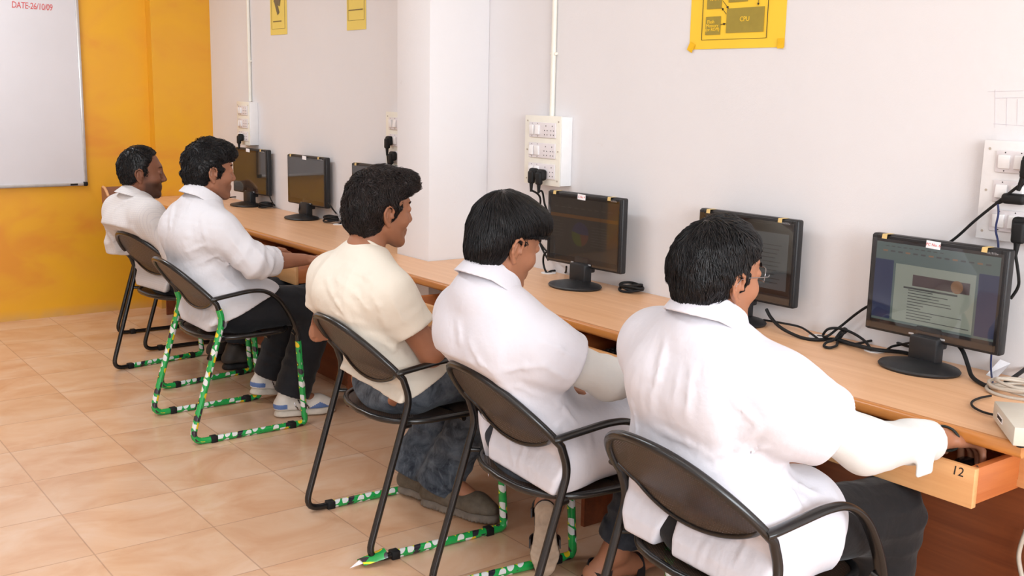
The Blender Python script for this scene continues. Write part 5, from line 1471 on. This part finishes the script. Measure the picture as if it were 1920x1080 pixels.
# ---- the bespectacled man in a lab coat, nearest the camera
def man_near():
    p = Person('man in a white lab coat and glasses, nearest the camera, reaching into the marked drawer',
        dict(H=(-1.078, 1.550, 1.118), N=(-1.100, 1.556, 1.012), C=(-1.085, 1.558, .885), W=(-1.06, 1.57, .70), P=(-1.02, 1.575, .555),
             SR=(-1.058, 1.372, .893), SL=(-1.062, 1.742, .930), ER=(-.880, 1.285, .778), WR=(-.592, 1.283, .743),
             EL=(-.935, 1.79, .72), WL=(-.80, 1.635, .655), HR=(-.965, 1.475, .535), HL=(-.965, 1.665, .535),
             KR=(-.600, 1.40, .525), KL=(-.60, 1.72, .525), AR=(-.60, 1.41, .10), AL=(-.58, 1.72, .10), TR=(-.46, 1.40, .035), TL=(-.44, 1.72, .035)), SK_WARM, .0034, (-8, 2, 5), .95, SEATS['near'])
    k = p.sk
    p.body({'R': ((1, -.12, -.22), (.15, .1, 1), GRIP, None), 'L': ((.25, -.9, -.12), (-.1, .1, 1), FIST, [(.016, .026, -.006), (.045, .045, -.028), (.072, .030, -.042), (.088, .012, -.046)])}, .15)
    p.hair(dict(shell=[((-.012, 0, .045), (.102, .087, .095)), ((-.050, 0, .012), (.066, .078, .088)), ((.010, 0, .080), (.070, .070, .056))],
                front=((-.10, -.03, -.012, .01, .045, .07, .10, .14), (-.028, -.020, .018, .026, .036, .070, .080, .085)), nape=-.078, slope=.35, ear=(.026, .03, .035), earz=-.008,
                rough=.0034, rf=110, n=7500, len=.036, fall=.55, messy=.42, lift=.0026, bulk=.0025, lf=150, r=.0009, crown=(-.045, .02, .135)), MAT['hair_black'])
    # coat
    F = Fld(); torso(F, k, .018, .05, 1.12, .95)
    arm_sleeve(F, k, 'R', (.088, .080, .080), -.105, .011, .003, .055)
    F.rc(k['SR']+(.02, 0, -.07), k['ER']-nrm(k['ER']-k['SR'])*.145+(0, 0, -.042), .055, .050, k=.05)
    arm_sleeve(F, k, 'L', (.084, .080, .080), .004, .008, .004, .05)
    shirt_skirt(F, k, (-1.2, 0, .455), (-.80, 0, .458), .020, .122, .05, .15)
    for q in 'RL':
        a = k['H'+q]; b = k['K'+q]; d = nrm(b-a); e = a+d*.125
        fn, lo, hi = limb_fn([a-d*.05, e+d*.03], [.108, .106], (e, d+np.array([0, 0, .15])), .008, None); F.add(fn, lo, hi, .05)
    F.rc(k['P']+(-.075, -.10, -.06), k['P']+(-.075, .10, -.06), .10, k=.05)
    F.plane((0, 0, .456), (0, 0, -1), .004)
    yv = 1.645; F.add(lambda P: np.maximum(np.abs(P[:, 1]-yv-(.60-P[:, 2])*.10)-np.maximum(.60-P[:, 2], 0)*.22, P[:, 0]+1.05).astype(np.float32), (-1.35, yv-.15, .40), (-1.02, yv+.15, .62), .004, 's')
    COLLAR = (k['N']+(.012, 0, .012), (.28, 0, 1), (1, 0, -.2), .063, .046, .50, .022)
    press(F, p.ch)
    creases(F, [(1, (1247, 640), (1232, 710), (1220, 775)), (.8, (1300, 680), (1292, 735), (1288, 785)), (.6, (1275, 690), (1266, 760)), (1, (1352, 722), (1382, 757), (1424, 798)), (1.1, (1424, 800), (1385, 838), (1325, 862)), (1, (1462, 884), (1420, 893), (1370, 888)), (.9, (1440, 835), (1395, 862), (1340, 888)),
        (1, (1405, 962), (1350, 985), (1295, 990)), (1.1, (1462, 880), (1458, 925), (1446, 962)), (1, (1468, 886), (1505, 912), (1540, 930)), (.8, (1480, 900), (1500, 950), (1490, 1000)), (.8, (1195, 690), (1185, 760), (1190, 820)), (.8, (1250, 905), (1262, 960)), (.7, (1330, 1005), (1310, 1060)), (.7, (1400, 1000), (1380, 1060)),
        (.8, (1500, 820), (1560, 800), (1610, 760)), (.7, (1440, 750), (1500, 740), (1545, 715)), (.8, (1225, 800), (1290, 830), (1360, 860)), (.7, (1210, 845), (1255, 880))], .0085, .011)
    p.collar(MAT['lab_coat'], *COLLAR)
    p.mesh('lab_coat', F, .0048, MAT['lab_coat'], 'white short sleeved lab coat with a back vent')
    # long shirt sleeve under the coat
    for q in 'RL':
        F = Fld(); d2 = nrm(k['W'+q]-k['E'+q]); S_ = k['E'+q]-nrm(k['E'+q]-k['S'+q])*.16
        fn, lo, hi = limb_fn([S_, k['E'+q], k['W'+q]+d2*.02], [.056, .056, .046], (k['W'+q]-d2*.062, d2+np.array([.0, .25, .15])), .006, [(k['E'+q]+d2*.10, .12, .004, 70, nrm(d2+np.array([0,.5,.5])))], .03)
        F.add(fn, lo, hi)
        fn, lo, hi = limb_fn([k['W'+q]-d2*.12, k['W'+q]+d2*.0], [.046, .047], (k['W'+q]-d2*.046, d2), .005, None); fb = (lambda f, c, dd: lambda Q: np.maximum(f(Q), -((Q-A3(c)) @ A3(dd))))(fn, k['W'+q]-d2*.102, d2); F.add(fb, lo, hi, .003)
        if q == 'R': F.bx(k['W'+q]+np.array([-.130, -.044, -.026]), (.030, .0045, .022), None, .003, k=.012)
        p.mesh('shirt_sleeve', F, .0042, MAT['sleeve'], 'ivory long shirt sleeve showing below the coat sleeve')
    p.trousers(MAT['trousers_black'], label='black trousers', r=(.098, .082, .072))
    for q, tx in (('R', 0), ('L', 0)):
        shoe(p, k['A'+q]+(-.06, 0, -.10), k['T'+q]+(.09, 0, -.035), [MAT['dark_shoe'], MAT['dark_shoe'], MAT['dark_shoe'], MAT['boot_sole']], .006, kind='plain')
    # spectacles
    g = MB(); o = k['H']; Rm = p.R; L = lambda x, y, z: Vector(o+Rm @ np.array([x, y, z])*p.hs)
    for q in (-1, 1):
        ring = [L(.106-.010*abs(math.cos(a))*.6-(.012 if q*math.cos(a) > 0 else 0)*abs(math.cos(a)), q*.033+.025*math.copysign(abs(math.cos(a))**.7, math.cos(a)), .016+.016*math.copysign(abs(math.sin(a))**.7, math.sin(a))) for a in np.linspace(0, 2*math.pi, 28, endpoint=False)]
        g.mat(0).tube(ring, .0011, 6, closed=True)
        g.mat(1).poly(ring)
        g.mat(0).tube([L(.100, q*.059, .020), L(.085, q*.074, .020), L(.02, q*.083, .022), L(-.004, q*.085, .020), L(-.018, q*.084, .002)], .0012, 6)
    g.mat(0).tube([L(.110, -.008, .02), L(.115, 0, .024), L(.110, .008, .02)], .0011, 6)
    g.build('glasses', [MAT['metal_wire'], MAT['spectacle_glass']], p.root, 60, origin=p.base)['label'] = 'thin metal framed glasses'
    d = nrm(k['WR']-k['ER']); n1 = nrm(np.cross(d, (0, 0, 1))); n2 = np.cross(d, n1); c = k['WR']+d*.018
    MB().tube([Vector(c+(n1*math.cos(a)*.0335+n2*math.sin(a)*.028)+d*.006*math.sin(a+.6)) for a in np.linspace(0, 2*math.pi, 30, endpoint=False)], .0032, 8, closed=True).build('wrist_thread', MAT['thread'], p.root, 60, origin=p.base)['label'] = 'dark braided thread on the right wrist'
man_near()

# ---- the young man with the fringe
def man_fringe():
    p = Person('young man with a long black fringe in a white lab coat, second from the camera',
        dict(H=(-1.118, 2.278, 1.100), N=(-1.163, 2.288, .990), C=(-1.125, 2.288, .85), W=(-1.085, 2.29, .68), P=(-1.02, 2.29, .55),
             SR=(-1.085, 2.125, .838), SL=(-1.115, 2.455, .885), ER=(-.912, 2.062, .752), WR=(-.655, 2.125, .722),
             EL=(-1.0, 2.49, .71), WL=(-.925, 2.290, .700), HR=(-.965, 2.20, .535), HL=(-.965, 2.385, .535),
             KR=(-.595, 2.17, .525), KL=(-.60, 2.43, .52), AR=(-.655, 2.285, .115), AL=(-.725, 2.505, .235), TR=(-.455, 2.30, .030), TL=(-.770, 2.490, .035), QR=(-.715, 2.315, .042), QL=(-.762, 2.505, .215)), SK_WARM, .0037, (-3, 17, 2), 1.0, SEATS['fringe'])
    k = p.sk
    p.body({'R': ((1, .2, -.15), (0, 0, 1), RELAX, None), 'L': ((.60, -.70, -.42), (.35, -.05, 1), ((.25, .35, .3),)*4, None)}, .12, feet='bare')
    p.hair(dict(shell=[((-.008, 0, .047), (.102, .090, .103)), ((-.044, 0, .004), (.060, .071, .082)), ((.045, 0, .080), (.072, .076, .056))],
                front=((-.10, -.035, -.022, .0, .030, .042, .058, .14), (-.030, -.026, -.024, -.012, .022, .050, .120, .123)), nape=-.085, slope=.55, ear=(.027, .03, .035), earz=-.010, fringe=((-.1, .012, .03, .05, .07), (-.3, -.02, .008, .036, .042)),
                rough=.0018, rf=70, n=7000, len=.060, fall=.42, messy=.16, lift=.0022, bulk=.003, lf=90, r=.0009, crown=(-.045, -.005, .14), temple=.9, sweep=(.5, -.15, 0)), MAT['hair_black'])
    F = Fld(); torso(F, k, .018, .05, 1.06, .95)
    arm_sleeve(F, k, 'R', (.082, .078, .080), -.118, .011, .003, .05)
    arm_sleeve(F, k, 'L', (.080, .078, .08), -.012, .008, .003, .05)
    shirt_skirt(F, k, (-1.2, 0, .452), (-.80, 0, .456), .016, .120, .05, .22)
    for q in 'RL':
        a = k['H'+q]; b = k['K'+q]; d = nrm(b-a); e = a+d*.17
        fn, lo, hi = limb_fn([a-d*.05, e+d*.03], [.110, .102], (e, d+np.array([0, 0, .2])), .008, None); F.add(fn, lo, hi, .05)
    F.rc(k['P']+(-.07, -.10, -.05), k['P']+(-.07, .10, -.05), .10, k=.05)
    F.plane((0, 0, .456), (0, 0, -1), .004)
    F.add(lambda P: np.maximum(np.maximum((2.432-(.585-P[:, 2])*.22)-P[:, 1], P[:, 0]+1.0), P[:, 2]-.585).astype(np.float32), (-1.35, 2.30, .36), (-1.0, 2.75, .60), .006, 's')
    COLLAR = (k['N']+(.016, 0, .010), (.38, 0, 1), (1, 0, -.3), .061, .048, .50, .022)
    press(F, p.ch)
    creases(F, [(1, (939, 699), (985, 688), (1020, 685), (1063, 710)), (.9, (930, 720), (975, 725), (1020, 745)), (1, (1027, 741), (1063, 770), (1084, 798)), (1, (1070, 770), (1045, 800), (1020, 826)), (.8, (830, 640), (838, 670), (846, 700)), (.8, (858, 600), (863, 640), (868, 680)), (.9, (880, 640), (900, 680), (930, 700)),
        (.8, (1000, 780), (985, 830), (975, 880)), (.8, (1060, 820), (1050, 850), (1055, 880)), (.8, (1100, 800), (1110, 840)), (.8, (1010, 640), (1050, 655), (1085, 680)), (.7, (960, 760), (955, 820), (965, 870))], .0075, .0115)
    p.collar(MAT['lab_coat'], *COLLAR)
    p.mesh('lab_coat', F, .0050, MAT['lab_coat'], 'white short sleeved lab coat with a back vent')
    fa, fb_, fc = at(897, 770, y=2.485), at(930, 800, y=2.435), at(915, 893, y=2.46)
    m = MB().grid(lambda u, v: ((fa.lerp(fb_, u)).lerp(fc, v)+Vector((-.010*math.sin(math.pi*u)*(1-v)-.004*math.sin(v*6), 0, 0)), (u, v)), 6, 10, .003).build('coat_flap', MAT['lab_coat'], p.root, 60, origin=p.base)
    m['label'] = 'left tail of the coat hanging beside the seat'
    for q in 'RL':
        F = Fld(); d2 = nrm(k['W'+q]-k['E'+q]); S_ = k['E'+q]-nrm(k['E'+q]-k['S'+q])*.15
        fn, lo, hi = limb_fn([S_, k['E'+q], k['W'+q]+d2*.02], [.055, .055, .044], (k['W'+q]-d2*.03, d2), .006, [(k['E'+q]+d2*.06, .09, .005, 100, d2)], .03); F.add(fn, lo, hi)
        c = k['E'+q]+d2*.075; fn, lo, hi = limb_fn([c, c+d2*.05], [.056, .055], (c+d2*.045, d2), .005, None); F.add(fn, lo, hi, .002)
        p.mesh('shirt_sleeve', F, .0045, MAT['sleeve'], 'ivory long shirt sleeve showing below the coat sleeve')
    p.trousers(MAT['jeans_dark'], 'jeans', (.094, .074, .062), label='dark jeans with turned up cuffs', cut=.045, roll=.05)
    # sandals: sole slabs, heel strap and front band
    for q in 'RL':
        heel, toe = k['Q'+q], k['T'+q]; d = nrm(toe-heel); L = np.linalg.norm(toe-heel)
        # sole faces away from the ankle
        dn = heel+(toe-heel)*.5-(k['A'+q]+(heel-k['A'+q])*.0); dn = np.array([-.62, -.78, .05]) if q == 'L' else dn
        dn = nrm(dn-d*(dn @ d)); l = np.cross(d, dn)
        Rm = np.stack([d, l, dn], 1); Fs = Fld(); w = .042
        Fs.rc((.005, 0, .045), (.10, 0, .045), w*.82, w*.78, k=0); Fs.rc((.10, 0, .045), (L*.80, 0, .045), w*.80, w*1.02, k=.02); Fs.rc((L*.80, 0, .045), (L*1.02, 0, .045), w*1.0, w*.80, k=.02)
        Fs.plane((0, 0, .036), (0, 0, -1), .002); Fs.plane((0, 0, .058), (0, 0, 1), .003)
        Fs.post.append(lambda P, D: D+(.0028*np.clip(np.sin(np.hypot(P[:, 0]-.03, P[:, 1]*1.4)*330+2*waves(P, 40, 1)), -.2, .6)*(P[:, 2] > .054)).astype(np.float32))
        v, f = surface(Fs, .0034); c = v[f].mean(1); mi = (c[:, 2] < .052).astype(int)
        so = np_mesh('sandal', heel+v @ Rm.T, f, [MAT['tread'], MAT['sandal']], p.root, mi, None, p.base); so['label'] = 'black sandal with a worn tan tread'
        def band(x, r, hz, tilt=0., t0=-.2, t1=math.pi+.2, wd=.013):
            pts = [Vector(heel+Rm @ np.array([x+tilt*math.sin(a), r*math.cos(a), .040-hz*math.sin(a)])) for a in np.linspace(t0, t1, 18)]
            MB().tube(pts, .01, 10, flat=(.0035, wd) if abs(d[2]) < .5 else (.0035, wd)).build('sandal_strap', MAT['sandal'], so, 60, origin=None)
            o_ = COL.objects[-1] if False else None
        for x, r, hz, tl in ((.015, .043, .085, .02), (L*.62, .048, .078, .0)):
            pts = [heel+Rm @ np.array([x+tl*math.sin(a), r*math.cos(a), .042-hz*math.sin(a)]) for a in np.linspace(-.1, math.pi+.1, 20)]
            m = MB(); prev = None
            dd = Vector(d)
            for a, b in zip(pts, pts[1:]):
                pass
            m.grid(lambda u, v: (Vector(pts[min(19, int(round(u*19)))])-p.base+dd*(v-.5)*.030, (u, v)), 19, 2, .005)
            m.build('sandal_strap', MAT['sandal'], so, 60)
        pts = [heel+Rm @ np.array([.055*math.cos(a)*-.55+.012, .040*math.sin(a), .0-.012]) for a in np.linspace(-1.9, 1.9, 20)]
        m = MB(); nn = Vector(dn); m.grid(lambda u, v: (Vector(pts[min(19, int(round(u*19)))])-p.base+nn*(v-.5)*.026, (u, v)), 19, 2, .005); m.build('heel_strap', MAT['sandal'], so, 60)
man_fringe()

# ---- the man in the cream T-shirt
def man_tee():
    p = Person('man in a cream T-shirt and blue jeans with wavy dark brown hair',
        dict(H=(-1.035, 3.075, 1.105), N=(-1.092, 3.082, .975), C=(-1.110, 3.08, .845), W=(-1.078, 3.08, .68), P=(-1.015, 3.085, .55),
             SR=(-1.085, 2.915, .855), SL=(-1.125, 3.245, .872), ER=(-.978, 2.845, .665), WR=(-.862, 2.955, .715),
             EL=(-1.140, 3.300, .665), WL=(-.93, 3.235, .70), HR=(-.965, 2.99, .535), HL=(-.965, 3.18, .535),
             KR=(-.60, 2.985, .525), KL=(-.585, 3.20, .525), AR=(-.755, 3.110, .125), AL=(-.775, 3.265, .135), TR=(-.69, 2.93, .04), TL=(-.70, 3.08, .04)), SK_WARM, .0040, (-4, 4, 2), 1.02, SEATS['tee'])
    k = p.sk
    p.body({'R': ((.45, .85, -.12), (-.3, .1, 1), RELAX, None), 'L': ((.9, -.35, -.1), (0, 0, 1), RELAX, None)}, .15)
    p.hair(dict(shell=[((-.012, 0, .046), (.106, .090, .103)), ((-.052, 0, .008), (.066, .078, .090)), ((.050, 0, .098), (.072, .070, .048)), ((.066, -.008, .100), (.034, .050, .030))],
                front=((-.10, -.03, -.012, .01, .045, .068, .088, .14), (-.030, -.020, .020, .030, .042, .080, .110, .115)), nape=-.075, slope=.35, ear=(.026, .03, .035), earz=-.006,
                rough=.0045, rf=62, n=6000, len=.038, fall=.30, messy=.5, curl=.5, lift=.0035, bulk=.006, lf=85, r=.0010, crown=(-.05, .02, .14), temple=.5, sweep=(.0, .35, .7), fringe=((-.1, .02, .05, .07), (-.3, -.01, .055, .064))), MAT['hair_brown'])
    F = Fld(); torso(F, k, .012, .05, 1.06, .96)
    arm_sleeve(F, k, 'R', (.076, .074, .07), -.095, .015, .004, .05)
    arm_sleeve(F, k, 'L', (.076, .074, .07), -.095, .015, .004, .05)
    shirt_skirt(F, k, (-1.17, 0, .475), (-.86, 0, .60), .008, .122, .05, .08)
    F.rc(k['N']+(.02, 0, .03), k['N']+(.06, 0, .16), .060, .075, k=.006, op='s')
    press(F, p.ch)
    creases(F, [(1, (612, 520), (633, 570), (660, 605)), (1, (629, 522), (668, 552), (703, 591)), (1, (692, 540), (711, 575), (725, 616)), (.8, (596, 545), (600, 590), (612, 606)), (.9, (645, 500), (690, 520), (725, 560)), (1, (693, 626), (734, 653), (762, 668)), (.9, (680, 700), (720, 712), (770, 705)), (.9, (665, 690), (690, 725)), (.8, (735, 560), (755, 600), (760, 640)), (.8, (742, 690), (780, 690), (805, 675)), (.7, (620, 580), (650, 600), (700, 612))], .0085, .013)
    p.mesh('t_shirt', F, .0052, MAT['tee'], 'cream short sleeved T-shirt')
    # ribbed neck band
    ax = nrm((.42, 0, 1)); fx = nrm(np.array([1, 0, 0])-ax*ax[0]); c = k['N']+(.024, 0, .022)
    MB().tube([Vector(c+fx*math.cos(a)*.066+np.array([0, 1, 0])*math.sin(a)*.066-ax*.012*math.cos(a)) for a in np.linspace(0, 2*math.pi, 40, endpoint=False)], .0052, 8, closed=True).build('neck_band', MAT['tee'], p.root, 60, origin=p.base)
    p.trousers(MAT['jeans'], 'jeans', (.096, .082, .084), label='washed blue jeans with frayed hems', cut=-.050)
    # coarse pocket stitching as raised seams
    for q, sgn in (('R', -1),):
        pts = [Vector(k['H'+q])+Vector((-.085+.13*t, sgn*(.094-.02*t*t), .058-.035*math.sin(t*3.1))) for t in np.linspace(0, 1, 14)]
        MB().tube(pts, .0022, 6).build('pocket_seam', simple('pale_stitching', (168, 168, 162), .8), p.root, 60, origin=p.base)
    shoe(p, np.array([-.792, 3.195, .004]), np.array([-.672, 2.868, .004]), [MAT['boot'], MAT['boot'], MAT['boot'], MAT['boot_sole']], .0042, .026, .088, 'boot', w=.052, name='leather_shoe', label='dusty brown leather shoe with stitched toe')
    shoe(p, np.array([-.806, 3.335, .012]), np.array([-.69, 3.01, .012]), [MAT['boot'], MAT['boot'], MAT['boot'], MAT['boot_sole']], .0046, .026, .088, 'boot', w=.052, name='leather_shoe', label='dusty brown leather shoe with stitched toe')
man_tee()

# ---- the curly-haired man in the white shirt
def man_curly():
    p = Person('man in a white shirt with a rolled sleeve on the green wrapped chair',
        dict(H=(-1.052, 4.53, 1.130), N=(-1.098, 4.53, 1.005), C=(-1.115, 4.53, .875), W=(-1.085, 4.53, .69), P=(-1.02, 4.53, .555),
             SR=(-1.078, 4.352, .895), SL=(-1.10, 4.705, .915), ER=(-.965, 4.262, .770), WR=(-.695, 4.345, .748),
             EL=(-.98, 4.80, .75), WL=(-.72, 4.73, .745), HR=(-.965, 4.435, .535), HL=(-.965, 4.625, .535),
             KR=(-.590, 4.405, .53), KL=(-.585, 4.66, .53), AR=(-.715, 4.450, .115), AL=(-.69, 4.74, .135), TR=(-.58, 4.42, .035), TL=(-.56, 4.76, .04)), SK_MID, .0048, (-4, 3, 0), 1.01, SEATS['curly'])
    k = p.sk
    p.body({'R': ((1, .15, -.08), (0, -.1, 1), RELAX, None), 'L': ((1, 0, -.1), (0, 0, 1), RELAX, None)}, .35)
    p.hair(dict(shell=[((-.010, 0, .048), (.100, .087, .104)), ((-.046, 0, .010), (.064, .078, .086)), ((.040, 0, .102), (.066, .068, .044)), ((.074, 0, .088), (.030, .050, .026))],
                front=((-.10, -.03, -.025, .01, .045, .062, .085, .14), (-.030, -.020, .026, .032, .044, .088, .108, .11)), nape=-.062, slope=.3, ear=(.025, .03, .034), earz=-.003,
                rough=.0055, rf=88, n=4600, len=.024, fall=.35, messy=.6, curl=.9, lift=.0026, bulk=.004, lf=120, r=.0012, crown=(-.05, .02, .14), temple=.5), MAT['hair_black'])
    F = Fld(); torso(F, k, .018, .05, 1.08, .97)
    arm_sleeve(F, k, 'R', (.078, .068, .062), .085, .008, .0075, .05, freq=100)
    arm_sleeve(F, k, 'L', (.078, .068, .062), .085, .008, .006, .05)
    for q in 'RL':
        d2 = nrm(k['W'+q]-k['E'+q]); c = k['E'+q]+d2*.05
        fn, lo, hi = limb_fn([c, c+d2*.08], [.066, .066], (c+d2*.058, d2), .008, None); fb = (lambda f, cc, dd: lambda Q: np.maximum(f(Q), -((Q-A3(cc)) @ A3(dd))))(fn, c, d2); F.add(fb, lo, hi, .004)
        for t_ in (.012, .034): F.rc(c+d2*t_+np.array([0, -.045, .045]), c+d2*(t_+.01)+np.array([0, -.045, -.045]), .008, k=.012)
    shirt_skirt(F, k, (-1.2, 0, .470), (-.80, 0, .63), .014, .125, .05, .14)
    F.rc(k['P']+(-.085, -.10, -.05), k['P']+(-.085, .10, -.05), .075, k=.05)
    F.plane((0, 0, .462), (0, 0, -1), .003)
    COLLAR = (k['N']+(.014, 0, .014), (.34, 0, 1), (1, 0, -.2), .062, .046, .50, .02)
    press(F, p.ch)
    creases(F, [(1, (327, 380), (319, 424), (313, 480)), (.9, (358, 385), (352, 441), (345, 470)), (1, (347, 474), (391, 458)), (1, (347, 502), (408, 480), (430, 497)), (1, (374, 469), (424, 497), (458, 508)), (1, (476, 462), (495, 485), (506, 508)), (.8, (420, 430), (450, 470), (470, 500)), (.9, (400, 500), (430, 530), (450, 545)), (.9, (380, 400), (384, 440), (392, 470)), (.8, (340, 545), (350, 580)), (.8, (375, 560), (380, 595))], .0095, .014)
    # back yoke seam
    F.post.append(lambda P, D: D+(.0016*np.exp(-((P[:, 2]-(.955-.2*np.abs(P[:, 1]-4.53)**1.5))/.004)**2)*(P[:, 0] < -1.08)).astype(np.float32))
    p.collar(MAT['shirt_white'], *COLLAR)
    p.mesh('shirt', F, .0056, MAT['shirt_white'], 'white shirt with a rolled up sleeve')
    p.trousers(MAT['trousers'], label='charcoal trousers', r=(.100, .086, .084), cut=-.012)
    for q, toe, heel in (('R', (-.522, 4.402, .004), (-.800, 4.470, .004)), ('L', (-.520, 4.775, .004), (-.790, 4.755, .040))):
        shoe(p, heel, toe, [MAT['shoe_white'], MAT['shoe_blue'], MAT['metal_wire'], MAT['sole_cream']], .0042, .026, .085, 'trainer', w=.048, name='trainer', label='white sports shoe with blue panels')
man_curly()

# ---- the bearded man by the orange wall
def man_beard():
    p = Person('bearded man with short black hair in a checked shirt, nearest the orange wall',
        dict(H=(-1.040, 5.48, 1.056), N=(-1.075, 5.49, .938), C=(-1.085, 5.49, .80), W=(-1.0, 5.49, .645), P=(-.925, 5.49, .548),
             SR=(-1.065, 5.315, .862), SL=(-1.10, 5.665, .862), ER=(-.97, 5.22, .68), WR=(-.74, 5.29, .715),
             EL=(-1.09, 5.735, .665), WL=(-.88, 5.68, .71), HR=(-.885, 5.395, .535), HL=(-.885, 5.585, .535),
             KR=(-.555, 5.38, .53), KL=(-.555, 5.62, .53), AR=(-.60, 5.40, .11), AL=(-.60, 5.62, .11), TR=(-.49, 5.37, .035), TL=(-.47, 5.63, .035)), SK_DEEP, .0055, (-19, 3, 0), 1.05, SEATS['beard'])
    k = p.sk
    p.body({'R': ((1, .1, -.1), (0, 0, 1), RELAX, None), 'L': ((1, 0, -.1), (0, 0, 1), RELAX, None)}, .95)
    p.hair(dict(shell=[((-.010, 0, .044), (.098, .082, .096)), ((-.045, 0, .012), (.062, .073, .080))],
                front=((-.10, -.03, -.020, .01, .045, .085, .11, .14), (-.028, -.018, .028, .034, .038, .048, .062, .075)), nape=-.058, slope=.2, ear=(.023, .03, .032), earz=0,
                rough=.0022, rf=140, n=2800, len=.014, fall=.3, messy=.5, lift=.0022, bulk=.002, lf=160, r=.0012), MAT['hair_black'])
    F = Fld(); torso(F, k, .018, .05, 1.06, .97)
    arm_sleeve(F, k, 'R', (.076, .066, .055), .20, .007, .006, .05); arm_sleeve(F, k, 'L', (.076, .066, .055), .20, .007, .006, .05)
    shirt_skirt(F, k, (-1.2, 0, .478), (-.80, 0, .62), .012, .122, .05, .12)
    F.rc(k['P']+(-.085, -.10, -.04), k['P']+(-.085, .10, -.04), .07, k=.05)
    F.plane((0, 0, .462), (0, 0, -1), .003)
    COLLAR = (k['N']+(.014, 0, -.004), (.30, 0, 1), (1, 0, -.2), .062, .042, .75, .02)
    press(F, p.ch)
    creases(F, [(1, (225, 395), (222, 430), (235, 450)), (1, (245, 390), (250, 430), (270, 452)), (.9, (270, 380), (285, 420), (292, 450)), (.9, (255, 372), (232, 380), (215, 395))], .009, .016)
    p.collar(MAT['shirt_plaid'], *COLLAR)
    p.mesh('shirt', F, .0064, MAT['shirt_plaid'], 'white shirt with a fine grey check')
    p.trousers(MAT['trousers'], label='dark trousers', r=(.095, .078, .072))
    for q in 'RL': shoe(p, k['A'+q]+(-.075, 0, -.106), k['T'+q]+(.095, 0, -.031), [MAT['dark_shoe'], MAT['dark_shoe'], MAT['dark_shoe'], MAT['rubber']], .0055, .03, .085, 'plain', w=.05, name='leather_shoe')
man_beard()
# ================================================================== light
def added_tube_lamp(x, y, power, L=1.2):  # unseen ceiling lamps added to brighten the room, strongest toward the far end
    t = empty('added_ceiling_lamp', 'added unseen twin tube ceiling lamp', 'lamp', (x, y, H), group='added ceiling tube lamps')
    MB().box((0, 0, -.03), (.22, L+.04, .05), None, .006).build('lamp_housing', MAT['white_plastic'], t)
    tm = NT('lit_fluorescent_tube'); tm.set(color=(.9, .9, .9), em=(1.0, .97, .93), ems=6.0)
    for s in (-.05, .05): MB().tube([(s, -L/2, -.075), (s, L/2, -.075)], .013, 12).build('fluorescent_tube', tm.m, t)
    ld = bpy.data.lights.new('added_tube_light', 'AREA'); ld.shape = 'RECTANGLE'; ld.size = .3; ld.size_y = L; ld.energy = power; ld.color = (.83, .92, 1.0)
    o = bpy.data.objects.new('added_tube_light', ld); COL.objects.link(o); o.location = (x, y, H-.11)
added_tube_lamp(-2.4, 1.0, 9); added_tube_lamp(-2.2, 3.6, 40); added_tube_lamp(-2.0, 6.2, 52); added_tube_lamp(-4.2, 2.4, 22)
# unseen window added behind the camera as the broad main light
def window():
    x0, x1, z0, z1 = -3.8, -.7, 1.0, 2.5
    t = bpy.data.objects.new('added_window_1', None); COL.objects.link(t); t.location = ((x0+x1)/2, YN, z0); struct(t)
    m = MB()
    for x in np.linspace(x0, x1, 5): m.b2((x-.03, YN, z0), (x+.03, YN+.05, z1))
    m.b2((x0, YN, z0-.04), (x1, YN+.08, z0)).b2((x0, YN, z1), (x1, YN+.05, z1+.04))
    m.build('window_frame', MAT['white_plastic'], t, origin=t.location)
    g = NT('added_glowing_pane'); g.set(color=(.8, .8, .8), em=(.92, .97, 1.0), ems=1.6)
    MB().b2((x0, YN, z0), (x1, YN+.012, z1)).build('window_pane', g.m, t, origin=t.location)
    ld = bpy.data.lights.new('added_window_light', 'AREA'); ld.shape = 'RECTANGLE'; ld.size = x1-x0; ld.size_y = z1-z0; ld.energy = 300; ld.color = (.87, .94, 1.0)
    o = bpy.data.objects.new('added_window_light', ld); COL.objects.link(o); o.location = ((x0+x1)/2, YN+.1, (z0+z1)/2); o.rotation_euler = Vector((0, 1, -.12)).to_track_quat('-Z', 'Y').to_euler()
window()
# the photographer's flash, bounced softly from just above the camera
fl = bpy.data.lights.new('camera_flash', 'AREA'); fl.shape = 'DISK'; fl.size = .34; fl.energy = 7; fl.color = (.88, .945, 1.0)
fo = bpy.data.objects.new('camera_flash', fl); COL.objects.link(fo)
fo.location = (CAM[0]-.12, CAM[1]-.18, CAM[2]+.42)
fo.rotation_euler = (Vector((-.75, 3.2, .85))-fo.location).to_track_quat('-Z', 'Y').to_euler()
w = bpy.data.worlds.new('world'); SC.world = w; w.use_nodes = True
w.node_tree.nodes['Background'].inputs[0].default_value = (.9, .95, 1, 1); w.node_tree.nodes['Background'].inputs[1].default_value = .25
SC.view_settings.view_transform = 'Standard'; SC.view_settings.look = 'None'; SC.view_settings.gamma = 1.0
SC.view_settings.exposure = -0.57
try: SC.view_settings.use_curve_mapping = False
except Exception: pass
SC.cycles.max_bounces = 8; SC.cycles.diffuse_bounces = 4; SC.cycles.glossy_bounces = 4; SC.cycles.transparent_max_bounces = 12
SC.cycles.use_denoising = True
